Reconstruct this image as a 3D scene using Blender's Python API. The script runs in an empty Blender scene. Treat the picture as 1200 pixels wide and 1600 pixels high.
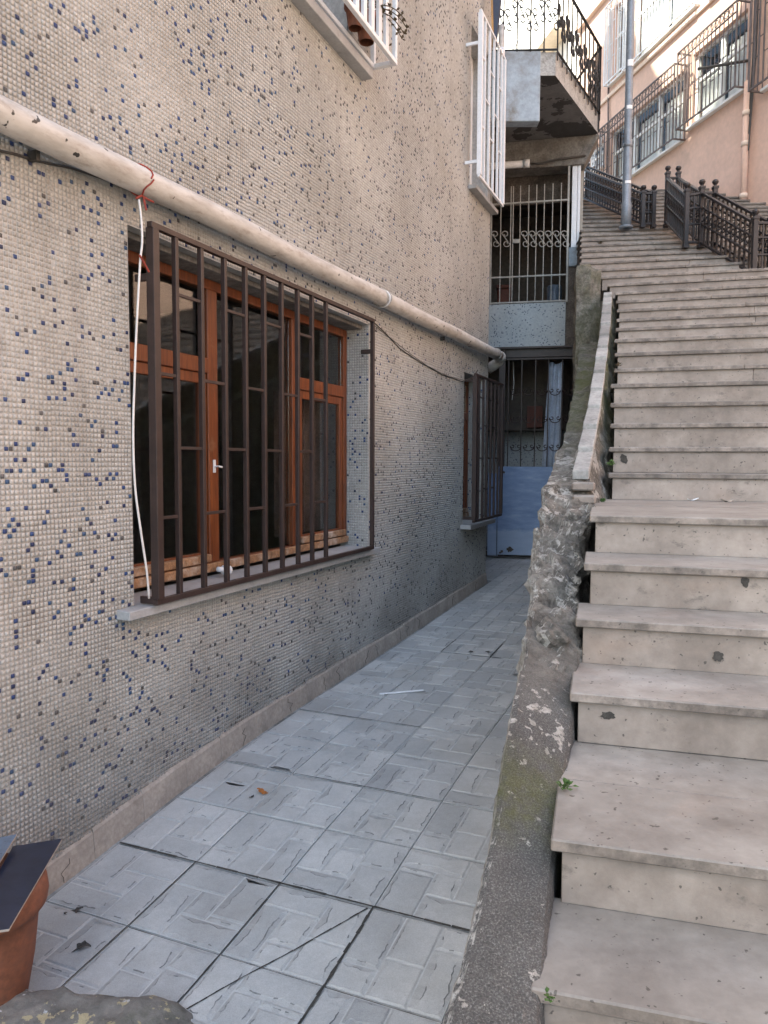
import bpy, bmesh, math, random
import numpy as np
from math import sin, cos, pi, radians, atan, sqrt, hypot
from mathutils import Vector, Matrix, noise

random.seed(7)
scene = bpy.context.scene
col = scene.collection

# ------------------------------------------------------------------ camera, sky, sun, exposure
FPX, EYE = 1180.0, 1.67
pit, rol = atan(78 / FPX), .004
f_ = Vector((0, cos(pit), -sin(pit)))
_r, _u = Vector((1, 0, 0)), Vector((0, sin(pit), cos(pit)))
r_ = _r + rol * _u
u_ = _u - rol * _r
cam_d = bpy.data.cameras.new('camera')
cam = bpy.data.objects.new('camera', cam_d)
col.objects.link(cam)
cam.matrix_world = Matrix(((r_.x, u_.x, -f_.x, 0), (r_.y, u_.y, -f_.y, 0), (r_.z, u_.z, -f_.z, EYE), (0, 0, 0, 1)))
cam_d.sensor_width = 36
cam_d.sensor_fit = 'AUTO'
cam_d.lens = 36 * FPX / 1600
cam_d.clip_start = .05
cam_d.clip_end = 600
scene.camera = cam

SUN_EL, SUN_AZ = radians(52), math.atan2(-.80, -.60)     # azimuth as (x, y) towards the sun
sun_dir = Vector((sin(SUN_AZ) * 1, cos(SUN_AZ), 0)) * cos(SUN_EL) + Vector((0, 0, sin(SUN_EL)))
world = bpy.data.worlds.new('World')
scene.world = world
world.use_nodes = True
wn_ = world.node_tree
sky = wn_.nodes.new('ShaderNodeTexSky')
sky.sky_type = 'NISHITA'
sky.sun_disc = False
sky.sun_elevation = SUN_EL
sky.sun_rotation = SUN_AZ
sky.dust_density = 2.5
sky.ozone_density = .6
sky.air_density = 1.0
bg = wn_.nodes['Background']
bg.inputs[1].default_value = .15
wn_.links.new(sky.outputs[0], bg.inputs[0])
sun_l = bpy.data.lights.new('sun', 'SUN')
sun_l.energy = 4.0
sun_l.angle = radians(.55)
sun_l.color = (1, .93, .82)
sun_o = bpy.data.objects.new('sun', sun_l)
col.objects.link(sun_o)
sun_o.rotation_euler = sun_dir.to_track_quat('Z', 'Y').to_euler()
sun_o.location = (0, 0, 40)
vs = scene.view_settings
vs.view_transform = 'Standard'
vs.look = 'None'
vs.gamma = 1
vs.exposure = 2.05
vs.use_curve_mapping = False
try:
    vs.use_white_balance = True
    vs.white_balance_temperature = 6650
    vs.white_balance_tint = 3
except Exception:
    pass
try:
    scene.cycles.use_denoising = True
    scene.cycles.max_bounces = 8
    scene.cycles.diffuse_bounces = 5
except Exception:
    pass

# ------------------------------------------------------------------ measuring helpers (real metres)
EYEP = Vector((0, 0, EYE))
def ray(x, y):
    return f_ + r_ * ((x - 600) / FPX) + u_ * ((800 - y) / FPX)
def P(x, y, Y):
    d = ray(x, y)
    return EYEP + d * (Y / d.y)
def Pz(x, y, z):
    d = ray(x, y)
    return EYEP + d * ((z - EYE) / d.z)
def on_frame(M, x, y, v=0.0):
    """hit of a sight line with the plane local-x = v of frame M, in local coordinates"""
    n = Vector((M[0][0], M[1][0], M[2][0]))
    o = M.translation + n * v
    d = ray(x, y)
    t = (o - EYEP).dot(n) / d.dot(n)
    return M.inverted() @ (EYEP + d * t)
def on_frame_y(M, x, y, v=0.0):
    n = Vector((M[0][1], M[1][1], M[2][1]))
    o = M.translation + n * v
    d = ray(x, y)
    t = (o - EYEP).dot(n) / d.dot(n)
    return M.inverted() @ (EYEP + d * t)

TH = radians(22.8)
wd, wn = Vector((sin(TH), cos(TH), 0)), Vector((cos(TH), -sin(TH), 0))
WO = wn * -2.57
MW = Matrix(((wn.x, wd.x, 0, WO.x), (wn.y, wd.y, 0, WO.y), (0, 0, 1, 0), (0, 0, 0, 1)))   # x out of the wall, y along it
AE = radians(11.7)
ex, ey = Vector((cos(AE), -sin(AE), 0)), Vector((sin(AE), cos(AE), 0))
EO = Vector((1.66, 11.9, 0))
ME = Matrix(((ex.x, ey.x, 0, EO.x), (ex.y, ey.y, 0, EO.y), (0, 0, 1, 0), (0, 0, 0, 1)))   # x right, y into the house
AP = radians(12)
px_, py_ = Vector((-cos(AP), -sin(AP), 0)), Vector((sin(AP), -cos(AP), 0))
MP = Matrix(((px_.x, py_.x, 0, 5.94), (px_.y, py_.y, 0, 15.75), (0, 0, 1, 0), (0, 0, 0, 1)))  # x out of facade, y towards camera

ZU = [-3, 0, 2.36, 3.35, 4.2, 6.09, 9.6, 14]
ZV = [-.40, -.38, -.196, -.096, -.048, -.007, .105, .25]
def zf(u):
    return float(np.interp(u, ZU, ZV))

# ------------------------------------------------------------------ mesh helpers
class MB:
    def __init__(s):
        s.v, s.f, s.m = [], [], []
    def add(s, vs, fs, m=0):
        o = len(s.v)
        s.v += [tuple(p) for p in vs]
        s.f += [tuple(i + o for i in q) for q in fs]
        s.m += [m] * len(fs)
        return s
    def quad(s, a, b, c, d, m=0):
        return s.add([a, b, c, d], [(0, 1, 2, 3)], m)
    def box(s, x0, x1, y0, y1, z0, z1, m=0, bev=0.0):
        x0, x1 = min(x0, x1), max(x0, x1); y0, y1 = min(y0, y1), max(y0, y1); z0, z1 = min(z0, z1), max(z0, z1)
        return s.hexa([(x0, y0, z0), (x1, y0, z0), (x1, y1, z0), (x0, y1, z0), (x0, y0, z1), (x1, y0, z1), (x1, y1, z1), (x0, y1, z1)], m, bev)
    def hexa(s, c, m=0, bev=0.0):
        c = [Vector(p) for p in c]
        F = [(0, 3, 2, 1), (4, 5, 6, 7), (0, 1, 5, 4), (1, 2, 6, 5), (2, 3, 7, 6), (3, 0, 4, 7)]
        if bev <= 0:
            return s.add(c, F, m)
        # chamfered: every face inset, edge and corner strips
        adj = {0: (1, 3, 4), 1: (0, 2, 5), 2: (1, 3, 6), 3: (0, 2, 7), 4: (5, 7, 0), 5: (4, 6, 1), 6: (5, 7, 2), 7: (4, 6, 3)}
        nv, idx = [], {}
        for fi, q in enumerate(F):
            for k in range(4):
                i = q[k]; a = q[k - 1]; b = q[(k + 1) % 4]
                p = c[i] + (c[a] - c[i]).normalized() * bev + (c[b] - c[i]).normalized() * bev
                idx[(fi, i)] = len(nv); nv.append(p)
        fs = [tuple(idx[(fi, i)] for i in q) for fi, q in enumerate(F)]
        ed = {}
        for fi, q in enumerate(F):
            for k in range(4):
                ed.setdefault(frozenset((q[k], q[(k + 1) % 4])), []).append((fi, q[k], q[(k + 1) % 4]))
        for e in ed.values():
            (fa, a, b), (fb, _, _) = e
            fs.append((idx[(fa, b)], idx[(fa, a)], idx[(fb, a)], idx[(fb, b)]))
        for i in range(8):
            fi = [k for k, q in enumerate(F) if i in q]
            # order so that the corner triangle faces outwards
            t = [idx[(k, i)] for k in fi]
            ctr = sum(c, Vector()) / 8
            n = (nv[t[1]] - nv[t[0]]).cross(nv[t[2]] - nv[t[0]])
            if n.dot(c[i] - ctr) < 0: t.reverse()
            fs.append(tuple(t))
        return s.add(nv, fs, m)
    def bar(s, a, b, w, h=None, m=0, up=(0, 0, 1), bev=0.0):
        a, b = Vector(a), Vector(b); h = h or w
        d = (b - a).normalized(); up = Vector(up)
        if abs(d.dot(up)) > .98: up = Vector((1, 0, 0)) if abs(d.x) < .9 else Vector((0, 1, 0))
        sx = d.cross(up).normalized() * (w / 2); sy = sx.cross(d).normalized() * (h / 2)
        return s.hexa([a - sx - sy, a + sx - sy, b + sx - sy, b - sx - sy, a - sx + sy, a + sx + sy, b + sx + sy, b - sx + sy], m, bev)
    def tube(s, pts, r, n=8, m=0, caps=True):
        pts = [Vector(p) for p in pts]; k = len(pts)
        rs = r if isinstance(r, (list, tuple)) else [r] * k
        t0 = (pts[1] - pts[0]).normalized()
        ref = Vector((0, 0, 1)) if abs(t0.z) < .9 else Vector((1, 0, 0))
        nx = t0.cross(ref).normalized()
        vs, fs = [], []
        for i in range(k):
            t = (pts[min(i + 1, k - 1)] - pts[max(i - 1, 0)]).normalized()
            nx = (nx - t * nx.dot(t)).normalized(); ny = t.cross(nx)
            for j in range(n):
                a = 2 * pi * j / n
                vs.append(pts[i] + (nx * cos(a) + ny * sin(a)) * rs[i])
        for i in range(k - 1):
            for j in range(n):
                fs.append((i * n + j, i * n + (j + 1) % n, (i + 1) * n + (j + 1) % n, (i + 1) * n + j))
        if caps:
            fs.append(tuple(range(n))[::-1]); fs.append(tuple((k - 1) * n + j for j in range(n)))
        return s.add(vs, fs, m)
    def lathe(s, prof, c=(0, 0, 0), n=20, m=0):
        c = Vector(c); vs, fs = [], []
        for (r, z) in prof:
            for j in range(n):
                a = 2 * pi * j / n
                vs.append(c + Vector((r * cos(a), r * sin(a), z)))
        for i in range(len(prof) - 1):
            for j in range(n):
                fs.append((i * n + j, i * n + (j + 1) % n, (i + 1) * n + (j + 1) % n, (i + 1) * n + j))
        return s.add(vs, fs, m)
    def prism(s, poly, z0, z1, m=0):
        n = len(poly)
        vs = [(p[0], p[1], z0) for p in poly] + [(p[0], p[1], z1) for p in poly]
        fs = [tuple(range(n))[::-1], tuple(range(n, 2 * n))] + [(i, (i + 1) % n, n + (i + 1) % n, n + i) for i in range(n)]
        return s.add(vs, fs, m)
    def mesh(s, name, mats, smooth=False):
        me = bpy.data.meshes.new(name)
        me.from_pydata(s.v, [], s.f)
        for mt in (mats if isinstance(mats, (list, tuple)) else [mats]): me.materials.append(mt)
        me.polygons.foreach_set('material_index', s.m)
        if smooth: me.polygons.foreach_set('use_smooth', [True] * len(s.f))
        me.update()
        return me
    def build(s, name, mats, parent=None, smooth=False, kind=None, label=None):
        return obj(name, s.mesh(name, mats, smooth), parent, kind, label)

def obj(name, me, parent=None, kind=None, label=None):
    o = bpy.data.objects.new(name, me)
    col.objects.link(o)
    if parent is not None: o.parent = parent
    if kind: o['kind'] = kind
    if label: o['label'] = label
    return o
def tag(o, label, cat, group=None):
    o['label'] = label; o['category'] = cat
    if group: o['group'] = group
    return o
def thing(name, label, cat, M=None, group=None):
    o = bpy.data.objects.new(name, None); col.objects.link(o)
    o.empty_display_size = .2
    if M is not None: o.matrix_world = M
    return tag(o, label, cat, group)
def dupe(src, parent=None, loc=None, rot=None, scale=None):
    c = src.copy(); col.objects.link(c); c.parent = parent if parent is not None else src.parent
    if loc is not None: c.location = loc
    if rot is not None: c.rotation_euler = rot
    if scale is not None: c.scale = scale
    return c
def T(x, y, z): return Matrix.Translation((x, y, z))

# ------------------------------------------------------------------ materials
class NT:
    def __init__(s, name):
        s.mat = bpy.data.materials.new(name); s.mat.use_nodes = True
        s.t = s.mat.node_tree; s.b = s.t.nodes['Principled BSDF']
        s.tc = None
    def n(s, typ, **kw):
        x = s.t.nodes.new(typ)
        for k, v in kw.items(): setattr(x, k, v)
        return x
    def l(s, a, b): s.t.links.new(a, b)
    def coord(s, scale=(1, 1, 1), geo=False):
        if geo:
            g = s.n('ShaderNodeNewGeometry').outputs['Position']
        else:
            g = s.n('ShaderNodeTexCoord').outputs['Object']
        m = s.n('ShaderNodeMapping'); m.inputs['Scale'].default_value = scale
        s.l(g, m.inputs[0]); return m.outputs[0]
    def noise(s, scale, detail=5, rough=.6, vec=None, dist=0.0):
        x = s.n('ShaderNodeTexNoise'); x.inputs['Scale'].default_value = scale; x.inputs['Detail'].default_value = detail
        x.inputs['Roughness'].default_value = rough; x.inputs['Distortion'].default_value = dist
        if vec is not None: s.l(vec, x.inputs['Vector'])
        return x.outputs['Fac']
    def ramp(s, fac, stops, interp='LINEAR'):
        r = s.n('ShaderNodeValToRGB'); r.color_ramp.interpolation = interp
        e = r.color_ramp.elements
        while len(e) < len(stops): e.new(.5)
        for i, (p, c) in enumerate(stops):
            e[i].position = p; e[i].color = (c if len(c) == 4 else (*c, 1)) if isinstance(c, (tuple, list)) else (c, c, c, 1)
        s.l(fac, r.inputs[0]); return r.outputs[0]
    def mix(s, a, b, fac, mode='MIX'):
        x = s.n('ShaderNodeMix', data_type='RGBA', blend_type=mode)
        for i, v in ((6, a), (7, b)):
            if isinstance(v, tuple): x.inputs[i].default_value = (*v, 1) if len(v) == 3 else v
            else: s.l(v, x.inputs[i])
        if isinstance(fac, (int, float)): x.inputs[0].default_value = fac
        else: s.l(fac, x.inputs[0])
        return x.outputs[2]
    def math(s, op, a, b=0.0):
        x = s.n('ShaderNodeMath', operation=op)
        for i, v in enumerate((a, b)):
            if isinstance(v, (int, float)): x.inputs[i].default_value = v
            else: s.l(v, x.inputs[i])
        return x.outputs[0]
    def random(s): return s.n('ShaderNodeObjectInfo').outputs['Random']
    def color(s, c):
        if isinstance(c, tuple): s.b.inputs['Base Color'].default_value = (*c, 1)
        else: s.l(c, s.b.inputs['Base Color'])
    def rough(s, v):
        if isinstance(v, (int, float)): s.b.inputs['Roughness'].default_value = v
        else: s.l(v, s.b.inputs['Roughness'])
    def bump(s, h, strength=.3, dist=.01):
        x = s.n('ShaderNodeBump'); x.inputs['Strength'].default_value = strength; x.inputs['Distance'].default_value = dist
        s.l(h, x.inputs['Height']); s.l(x.outputs[0], s.b.inputs['Normal'])

def simple(name, c, rough=.7, var=.12, scale=6., bump=.15, bscale=80., stain=None, rand=0.0, metal=0.0, spec=None):
    """base colour with two scales of tonal variation, optional stains (colour, scale, lo, hi), per object tint"""
    m = NT(name); v = m.coord()
    n1 = m.noise(scale, 6, .65, v); n2 = m.noise(scale * 9, 4, .6, v)
    dark = tuple(x * (1 - var * 1.6) for x in c); lite = tuple(min(1, x * (1 + var)) for x in c)
    base = m.ramp(n1, [(.3, dark), (.7, lite)])
    base = m.mix(base, m.ramp(n2, [(.35, (1 - var,) * 3), (.65, (1 + var * .6,) * 3)]), 1.0, 'MULTIPLY')
    if rand:
        rr = m.ramp(m.random(), [(0, (1 - rand,) * 3), (1, (1 + rand * .5,) * 3)])
        base = m.mix(base, rr, 1.0, 'MULTIPLY')
    if stain:
        sc, s1, lo, hi = stain
        base = m.mix(base, sc, m.ramp(m.noise(s1, 8, .7, v), [(lo, 0), (hi, 1)]))
    m.color(base); m.rough(m.ramp(n2, [(.3, max(0, rough - .08)), (.7, min(1, rough + .08))]))
    m.b.inputs['Metallic'].default_value = metal
    if bump: m.bump(m.noise(bscale, 5, .65, v), bump, .004)
    return m.mat

M = {}
def attr_tiles():
    m = NT('mosaic tiles'); a = m.n('ShaderNodeAttribute', attribute_name='tint').outputs['Color']
    v = m.coord()
    n = m.noise(1.1, 7, .62, v)
    c = m.mix(a, m.ramp(n, [(.3, (.80, .77, .72)), (.62, (1.05, 1.04, 1.02))]), 1.0, 'MULTIPLY')
    # rain streaks run down the wall
    st = m.noise(1.0, 6, .7, m.coord((1, 4.5, .22)))
    c = m.mix(c, (.14, .12, .10), m.math('MULTIPLY', m.ramp(st, [(.56, 0), (.78, 1)]), .5))
    fine = m.noise(160, 3, .6, v)
    c = m.mix(c, m.ramp(fine, [(.3, (.82,) * 3), (.7, (1.08,) * 3)]), 1.0, 'MULTIPLY')
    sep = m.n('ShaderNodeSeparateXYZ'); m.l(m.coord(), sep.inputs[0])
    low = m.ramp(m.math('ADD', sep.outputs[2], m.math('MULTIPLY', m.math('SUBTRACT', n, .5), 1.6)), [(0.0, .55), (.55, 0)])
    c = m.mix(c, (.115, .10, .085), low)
    m.color(c); m.rough(.55); m.bump(m.noise(220, 3, .6, v), .35, .002)
    return m.mat
M['tile'] = attr_tiles()
M['grout'] = simple('mosaic grout', (.44, .44, .43), .9, .18, 3., .3, 120, ((.16, .14, .12), 1.4, .55, .8))
def mosaic_far():
    m = NT('far mosaic'); v = m.coord()
    k = m.n('ShaderNodeTexVoronoi', voronoi_dimensions='3D', feature='F1', distance='CHEBYCHEV'); k.inputs['Scale'].default_value = 62; k.inputs['Randomness'].default_value = .15
    m.l(v, k.inputs['Vector'])
    sp = m.n('ShaderNodeSeparateColor'); m.l(k.outputs['Color'], sp.inputs[0])
    c = m.ramp(sp.outputs[0], [(0, (.36, .40, .43)), (.8, (.46, .49, .50)), (.93, (.44, .47, .48)), (.935, (.13, .15, .19))], 'LINEAR')
    c = m.mix(c, m.ramp(m.noise(3, 5, .6, v), [(.3, (.8, .8, .8)), (.7, (1, 1, 1))]), 1.0, 'MULTIPLY')
    m.color(c); m.rough(.5); m.bump(k.outputs['Distance'], .3, .004)
    return m.mat
M['mosaic_far'] = mosaic_far()
M['render'] = simple('building render', (.42, .38, .33), .9, .1, 2., .2, 60)
M['skirt'] = simple('skirting cement', (.40, .35, .305), .85, .16, 5., .3, 90, ((.20, .17, .145), 6., .56, .74), .05)
M['crack'] = simple('crack fill', (.07, .06, .05), .9, .2)
M['sill'] = simple('marble sill', (.37, .375, .38), .55, .10, 8., .12, 60, ((.22, .21, .2), 9., .58, .75))
def wood():
    m = NT('varnished wood'); v = m.coord((14, 14, 1.2)); v2 = m.coord()
    n = m.noise(3.0, 7, .6, v, 1.2)
    c = m.ramp(n, [(.25, (.065, .022, .010)), (.5, (.165, .046, .015)), (.75, (.26, .085, .027))])
    c = m.mix(c, (.30, .20, .12), m.ramp(m.noise(5, 6, .7, v2), [(.60, 0), (.78, .7)]))
    m.color(c); m.rough(.42); m.bump(n, .2, .003); return m.mat
M['wood'] = wood()
M['wood_worn'] = simple('weathered sill wood', (.34, .19, .10), .7, .35, 6., .3, 50, ((.55, .47, .40), 5., .5, .7))
M['brown'] = simple('brown painted iron', (.042, .026, .023), .48, .2, 9., .2, 120, ((.16, .13, .12), 14., .68, .76))
M['white_iron'] = simple('white painted iron', (.72, .74, .77), .45, .06, 6., .1, 90, ((.4, .36, .3), 11., .66, .8))
def glass():
    m = NT('window glass'); m.color((.9, .93, .93)); m.rough(.03)
    m.b.inputs['Transmission Weight'].default_value = 1.0; m.b.inputs['IOR'].default_value = 1.45
    return m.mat
M['glass'] = glass()
def glass_old():
    m = NT('old thin glass'); m.color((.93, .95, .94)); m.rough(.06)
    m.b.inputs['Transmission Weight'].default_value = 1.0; m.b.inputs['IOR'].default_value = 1.18
    return m.mat
M['glass_old'] = glass_old()
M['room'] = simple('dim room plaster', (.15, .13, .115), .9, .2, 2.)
M['curtain_dark'] = simple('brown curtain', (.16, .11, .09), .9, .25, 4.)
def pipe():
    m = NT('aged plastic pipe'); v = m.coord()
    n = m.noise(5, 7, .65, m.coord((3, .8, 3)))
    c = m.ramp(n, [(.3, (.36, .335, .305)), (.55, (.52, .50, .47)), (.75, (.61, .60, .575))])
    c = m.mix(c, (.24, .19, .15), m.ramp(m.noise(22, 6, .72, m.coord((1, .35, 1))), [(.53, 0), (.72, .65)]))
    c = m.mix(c, (.03, .03, .03), m.ramp(m.noise(16, 2, .5, v), [(.70, 0), (.715, 1)]))
    m.color(c); m.rough(.5); m.bump(m.noise(90, 4, .6, v), .12, .003); return m.mat
M['pipe'] = pipe()
M['wire'] = simple('wire', (.45, .42, .38), .5, .2)
M['dark_wire'] = simple('dark wire', (.05, .045, .04), .6, .2)
M['cable'] = simple('white cable', (.68, .66, .64), .5, .08)
M['red'] = simple('red string', (.30, .05, .035), .8, .2)
def floor_tile():
    m = NT('moulded floor tile'); v = m.coord()
    a = m.n('ShaderNodeAttribute', attribute_name='edge').outputs['Fac']
    b = m.n('ShaderNodeAttribute', attribute_name='shade').outputs['Fac']
    g_ = m.coord(geo=True)
    n = m.noise(4, 6, .6, g_)
    c = m.ramp(n, [(.3, (.385, .395, .40)), (.7, (.49, .497, .495))])
    c = m.mix(c, m.ramp(b, [(0, (.86, .87, .88)), (1, (1.08, 1.08, 1.08))]), 1.0, 'MULTIPLY')
    c = m.mix(c, m.ramp(m.noise(300, 2, .5, v), [(.3, (.84,) * 3), (.7, (1.10,) * 3)]), 1.0, 'MULTIPLY')
    c = m.mix(c, m.ramp(m.noise(30, 5, .7, g_), [(.3, (.9,) * 3), (.7, (1.05,) * 3)]), 1.0, 'MULTIPLY')
    # dark printed veins along the chiselled margins
    w = m.noise(13, 7, .72, g_, .5)
    vein = m.math('MULTIPLY', a, m.ramp(m.noise(40, 5, .7, g_), [(.33, .35), (.55, .95)]))
    vein2 = m.math('MULTIPLY', m.ramp(w, [(.49, 0), (.505, .35), (.512, .35), (.525, 0)]), m.ramp(m.noise(8, 3, .5, g_), [(.60, 0), (.70, .8)]))
    c = m.mix(c, (.10, .105, .11), m.math('MAXIMUM', vein, vein2))
    c = m.mix(c, (.27, .255, .23), m.ramp(m.noise(1.3, 7, .65, g_), [(.50, 0), (.75, .55)]))
    c = m.mix(c, m.ramp(m.random(), [(0, (.93, .94, .95)), (1, (1.05, 1.05, 1.04))]), 1.0, 'MULTIPLY')
    m.color(c); m.rough(m.ramp(n, [(.3, .34), (.7, .52)])); m.bump(m.noise(60, 6, .7, g_), .22, .004); return m.mat
M['floor'] = floor_tile()
M['groove'] = simple('tile groove', (.46, .475, .48), .6, .12, 8.)
M['joint'] = simple('floor joint dirt', (.27, .275, .275), .95, .25, 5., .4, 90, ((.09, .085, .08), 2.2, .5, .62))
M['joint_dark'] = simple('black joint dirt', (.05, .048, .044), .95, .3, 9., .4, 90)
def stone_step():
    m = NT('step stone'); v = m.coord(geo=True)
    n = m.noise(2.2, 7, .62, v); n2 = m.noise(17, 6, .65, v)
    c = m.ramp(n, [(.28, (.225, .207, .188)), (.5, (.318, .298, .274)), (.75, (.395, .374, .350))])
    c = m.mix(c, m.ramp(n2, [(.3, (.84, .83, .83)), (.7, (1.07, 1.07, 1.07))]), 1.0, 'MULTIPLY')
    c = m.mix(c, m.ramp(m.random(), [(0, (.80, .79, .785)), (.5, (1, .985, .97)), (1, (1.10, 1.09, 1.09))]), 1.0, 'MULTIPLY')
    # grime that gathers on upright faces, less on flat ones
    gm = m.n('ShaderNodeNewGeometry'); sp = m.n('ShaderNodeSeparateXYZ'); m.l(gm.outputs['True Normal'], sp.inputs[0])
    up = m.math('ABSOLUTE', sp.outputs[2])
    c = m.mix(c, m.mix((1.06, .985, .945), (.92, .95, .97), up), 1.0, 'MULTIPLY')  # tint by facing, offsets the sky light: uprights warmer, flats greyer
    c = m.mix(c, m.ramp(m.noise(5, 8, .7, v), [(.35, (.78, .76, .75)), (.6, (1.06, 1.06, 1.06))]), 1.0, 'MULTIPLY')
    d = m.noise(9, 8, .72, m.coord((1, 1, 1.6), geo=True))
    c = m.mix(c, (.075, .066, .06), m.math('MULTIPLY', m.ramp(d, [(.57, 0), (.72, .8)]), m.math('SUBTRACT', 1.0, m.math('MULTIPLY', up, .75))))
    ed = m.n('ShaderNodeAttribute', attribute_name='grime').outputs['Fac']
    g2 = m.noise(11, 7, .7, m.coord((1, 1, 1), geo=True))
    c = m.mix(c, (.06, .052, .046), m.math('MULTIPLY', ed, m.ramp(g2, [(.38, .12), (.64, .85)])))
    sp_ = m.noise(55, 2, .5, v)
    c = m.mix(c, (.05, .045, .04), m.ramp(sp_, [(.685, 0), (.72, .8)]))
    c = m.mix(c, (.42, .25, .16), m.ramp(m.noise(1.7, 4, .6, m.coord((1, 1, 1.5), geo=True)), [(.62, 0), (.8, .22)]))
    m.color(c); m.rough(m.ramp(n2, [(.3, .5), (.7, .72)])); m.bump(m.noise(120, 5, .65, v), .2, .003); return m.mat
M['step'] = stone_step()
M['core'] = simple('stair core rubble', (.09, .08, .07), .95, .3, 8., .6, 40)
def rubble():
    m = NT('old retaining wall'); v = m.coord(geo=True)
    n = m.noise(8, 9, .75, v); nf = m.noise(240, 3, .7, v); nm = m.noise(34, 6, .75, v)
    c = m.ramp(n, [(.3, (.055, .05, .043)), (.5, (.15, .14, .125)), (.70, (.29, .275, .25))])
    c = m.mix(c, m.ramp(nm, [(.32, (.45, .44, .42)), (.5, (1, 1, 1)), (.7, (1.35, 1.33, 1.3))]), 1.0, 'MULTIPLY')
    sp = m.n('ShaderNodeSeparateXYZ'); m.l(m.n('ShaderNodeNewGeometry').outputs['Position'], sp.inputs[0])
    yy = m.math('DIVIDE', sp.outputs[1], 10.0)
    near = m.ramp(yy, [(.22, 1), (.27, 0)])       # cement cap on the lower run
    cap = m.ramp(nf, [(.34, (.055, .054, .053)), (.54, (.105, .103, .10)), (.68, (.23, .226, .22))])
    cap = m.mix(cap, m.ramp(m.noise(5, 6, .65, v), [(.3, (.7, .7, .7)), (.7, (1.25, 1.25, 1.25))]), 1.0, 'MULTIPLY')
    c = m.mix(c, cap, m.math('MULTIPLY', near, .95))
    fl = m.mix(m.noise(11, 7, .68, v, .2), m.noise(24, 5, .62, v, .1), near); fb = m.noise(3.2, 3, .5, v)
    mid = m.ramp(yy, [(.10, .05), (.165, .1), (.18, .42), (.235, .72), (.26, .45), (.30, .75), (.38, 1), (.50, .85), (.60, .1), (.7, 0)])
    thr = m.math('SUBTRACT', m.math('ADD', fl, m.math('MULTIPLY', m.math('SUBTRACT', fb, .5), .35)), m.math('SUBTRACT', .70, m.math('MULTIPLY', mid, .15)))
    wash = m.ramp(nm, [(.30, (.20, .19, .17)), (.5, (.36, .345, .32)), (.68, (.56, .54, .51))])
    c = m.mix(c, wash, m.ramp(thr, [(0, 0), (.02, .92)]))
    gn = m.n('ShaderNodeNewGeometry'); gx = m.n('ShaderNodeSeparateXYZ'); m.l(gn.outputs['Normal'], gx.inputs[0])
    side = m.ramp(m.math('ADD', m.math('MULTIPLY', gx.outputs[0], -1.0), m.math('MULTIPLY', m.math('SUBTRACT', nm, .5), 1.2)), [(.45, 0), (.6, .9)])
    c = m.mix(c, wash, m.math('MULTIPLY', side, m.ramp(yy, [(.5, 1), (.62, .2)])))
    ms = m.noise(3.0, 7, .7, v)
    up = m.ramp(yy, [(.47, 0), (.58, 1), (.72, 1), (.85, .5)])
    band = m.ramp(yy, [(.172, 0), (.186, .95), (.198, .6), (.21, 0)])
    ms2 = m.math('ADD', m.math('MULTIPLY', up, m.ramp(ms, [(.34, 0), (.58, .85)])), m.math('MULTIPLY', band, m.ramp(m.noise(14, 6, .7, v), [(.36, 0), (.58, .85)])))
    c = m.mix(c, m.ramp(nf, [(.3, (.04, .048, .014)), (.7, (.13, .135, .045))]), ms2)
    m.color(c); m.rough(.95); m.bump(m.math('ADD', m.math('MULTIPLY', nf, .35), nm), 1.0, .014); return m.mat
M['rubble'] = rubble()
M['coping'] = simple('coping stone', (.36, .36, .35), .75, .2, 5., .35, 60, ((.16, .155, .15), 8., .54, .75), .32)
M['concrete'] = simple('raw concrete', (.21, .20, .185), .92, .3, 4., .5, 40, ((.10, .085, .07), 3., .5, .75))
M['concrete_brown'] = simple('stained concrete', (.12, .10, .085), .92, .35, 5., .5, 50, ((.05, .04, .033), 3., .5, .75))
M['slab_blue'] = simple('blue washed plaster', (.32, .38, .44), .85, .12, 2.5, .3, 50, ((.17, .165, .155), 3., .47, .70))
M['slab_side'] = simple('weathered plaster edge', (.40, .40, .39), .88, .28, 5., .35, 50, ((.14, .13, .115), 5., .52, .72))
def soffit():
    m = NT('flaking soffit'); v = m.coord()
    n = m.noise(1.9, 6, .6, v, .3)
    c = m.ramp(n, [(.50, (.055, .055, .056)), (.51, (.17, .17, .172))])
    c = m.mix(c, m.ramp(m.noise(9, 6, .7, v), [(.3, (.7,) * 3), (.7, (1.1,) * 3)]), 1.0, 'MULTIPLY')
    m.color(c); m.rough(.95); m.bump(m.math('ADD', n, m.noise(40, 5, .7, v)), .4, .01); return m.mat
M['soffit'] = soffit()
M['black_iron'] = simple('black wrought iron', (.012, .012, .014), .5, .3, 9., .15, 90)
M['rail'] = simple('dark cast railing', (.022, .018, .02), .42, .3, 7., .15, 90, ((.10, .085, .075), 8., .6, .8))
M['grey_iron'] = simple('pale security bars', (.40, .39, .36), .55, .2, 9., .15, 90, ((.16, .11, .07), 12., .6, .75))
def blue_plate():
    m = NT('blue painted sheet'); v = m.coord()
    n = m.noise(3, 7, .65, m.coord((1.2, 1, 5)))
    c = m.ramp(n, [(.3, (.15, .235, .42)), (.55, (.22, .32, .52)), (.75, (.33, .43, .60))])
    sp = m.n('ShaderNodeSeparateXYZ'); m.l(v, sp.inputs[0])
    w = m.ramp(m.math('ADD', sp.outputs[2], m.math('MULTIPLY', m.noise(4, 5, .6, v), .5)), [(.86, .55), (.93, 0)])
    c = m.mix(c, (.40, .49, .63), w)
    c = m.mix(c, (.10, .07, .05), m.ramp(m.noise(7, 6, .7, v), [(.67, 0), (.73, .9)]))
    m.color(c); m.rough(.5); m.bump(n, .25, .006); return m.mat
M['blue'] = blue_plate()
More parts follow.
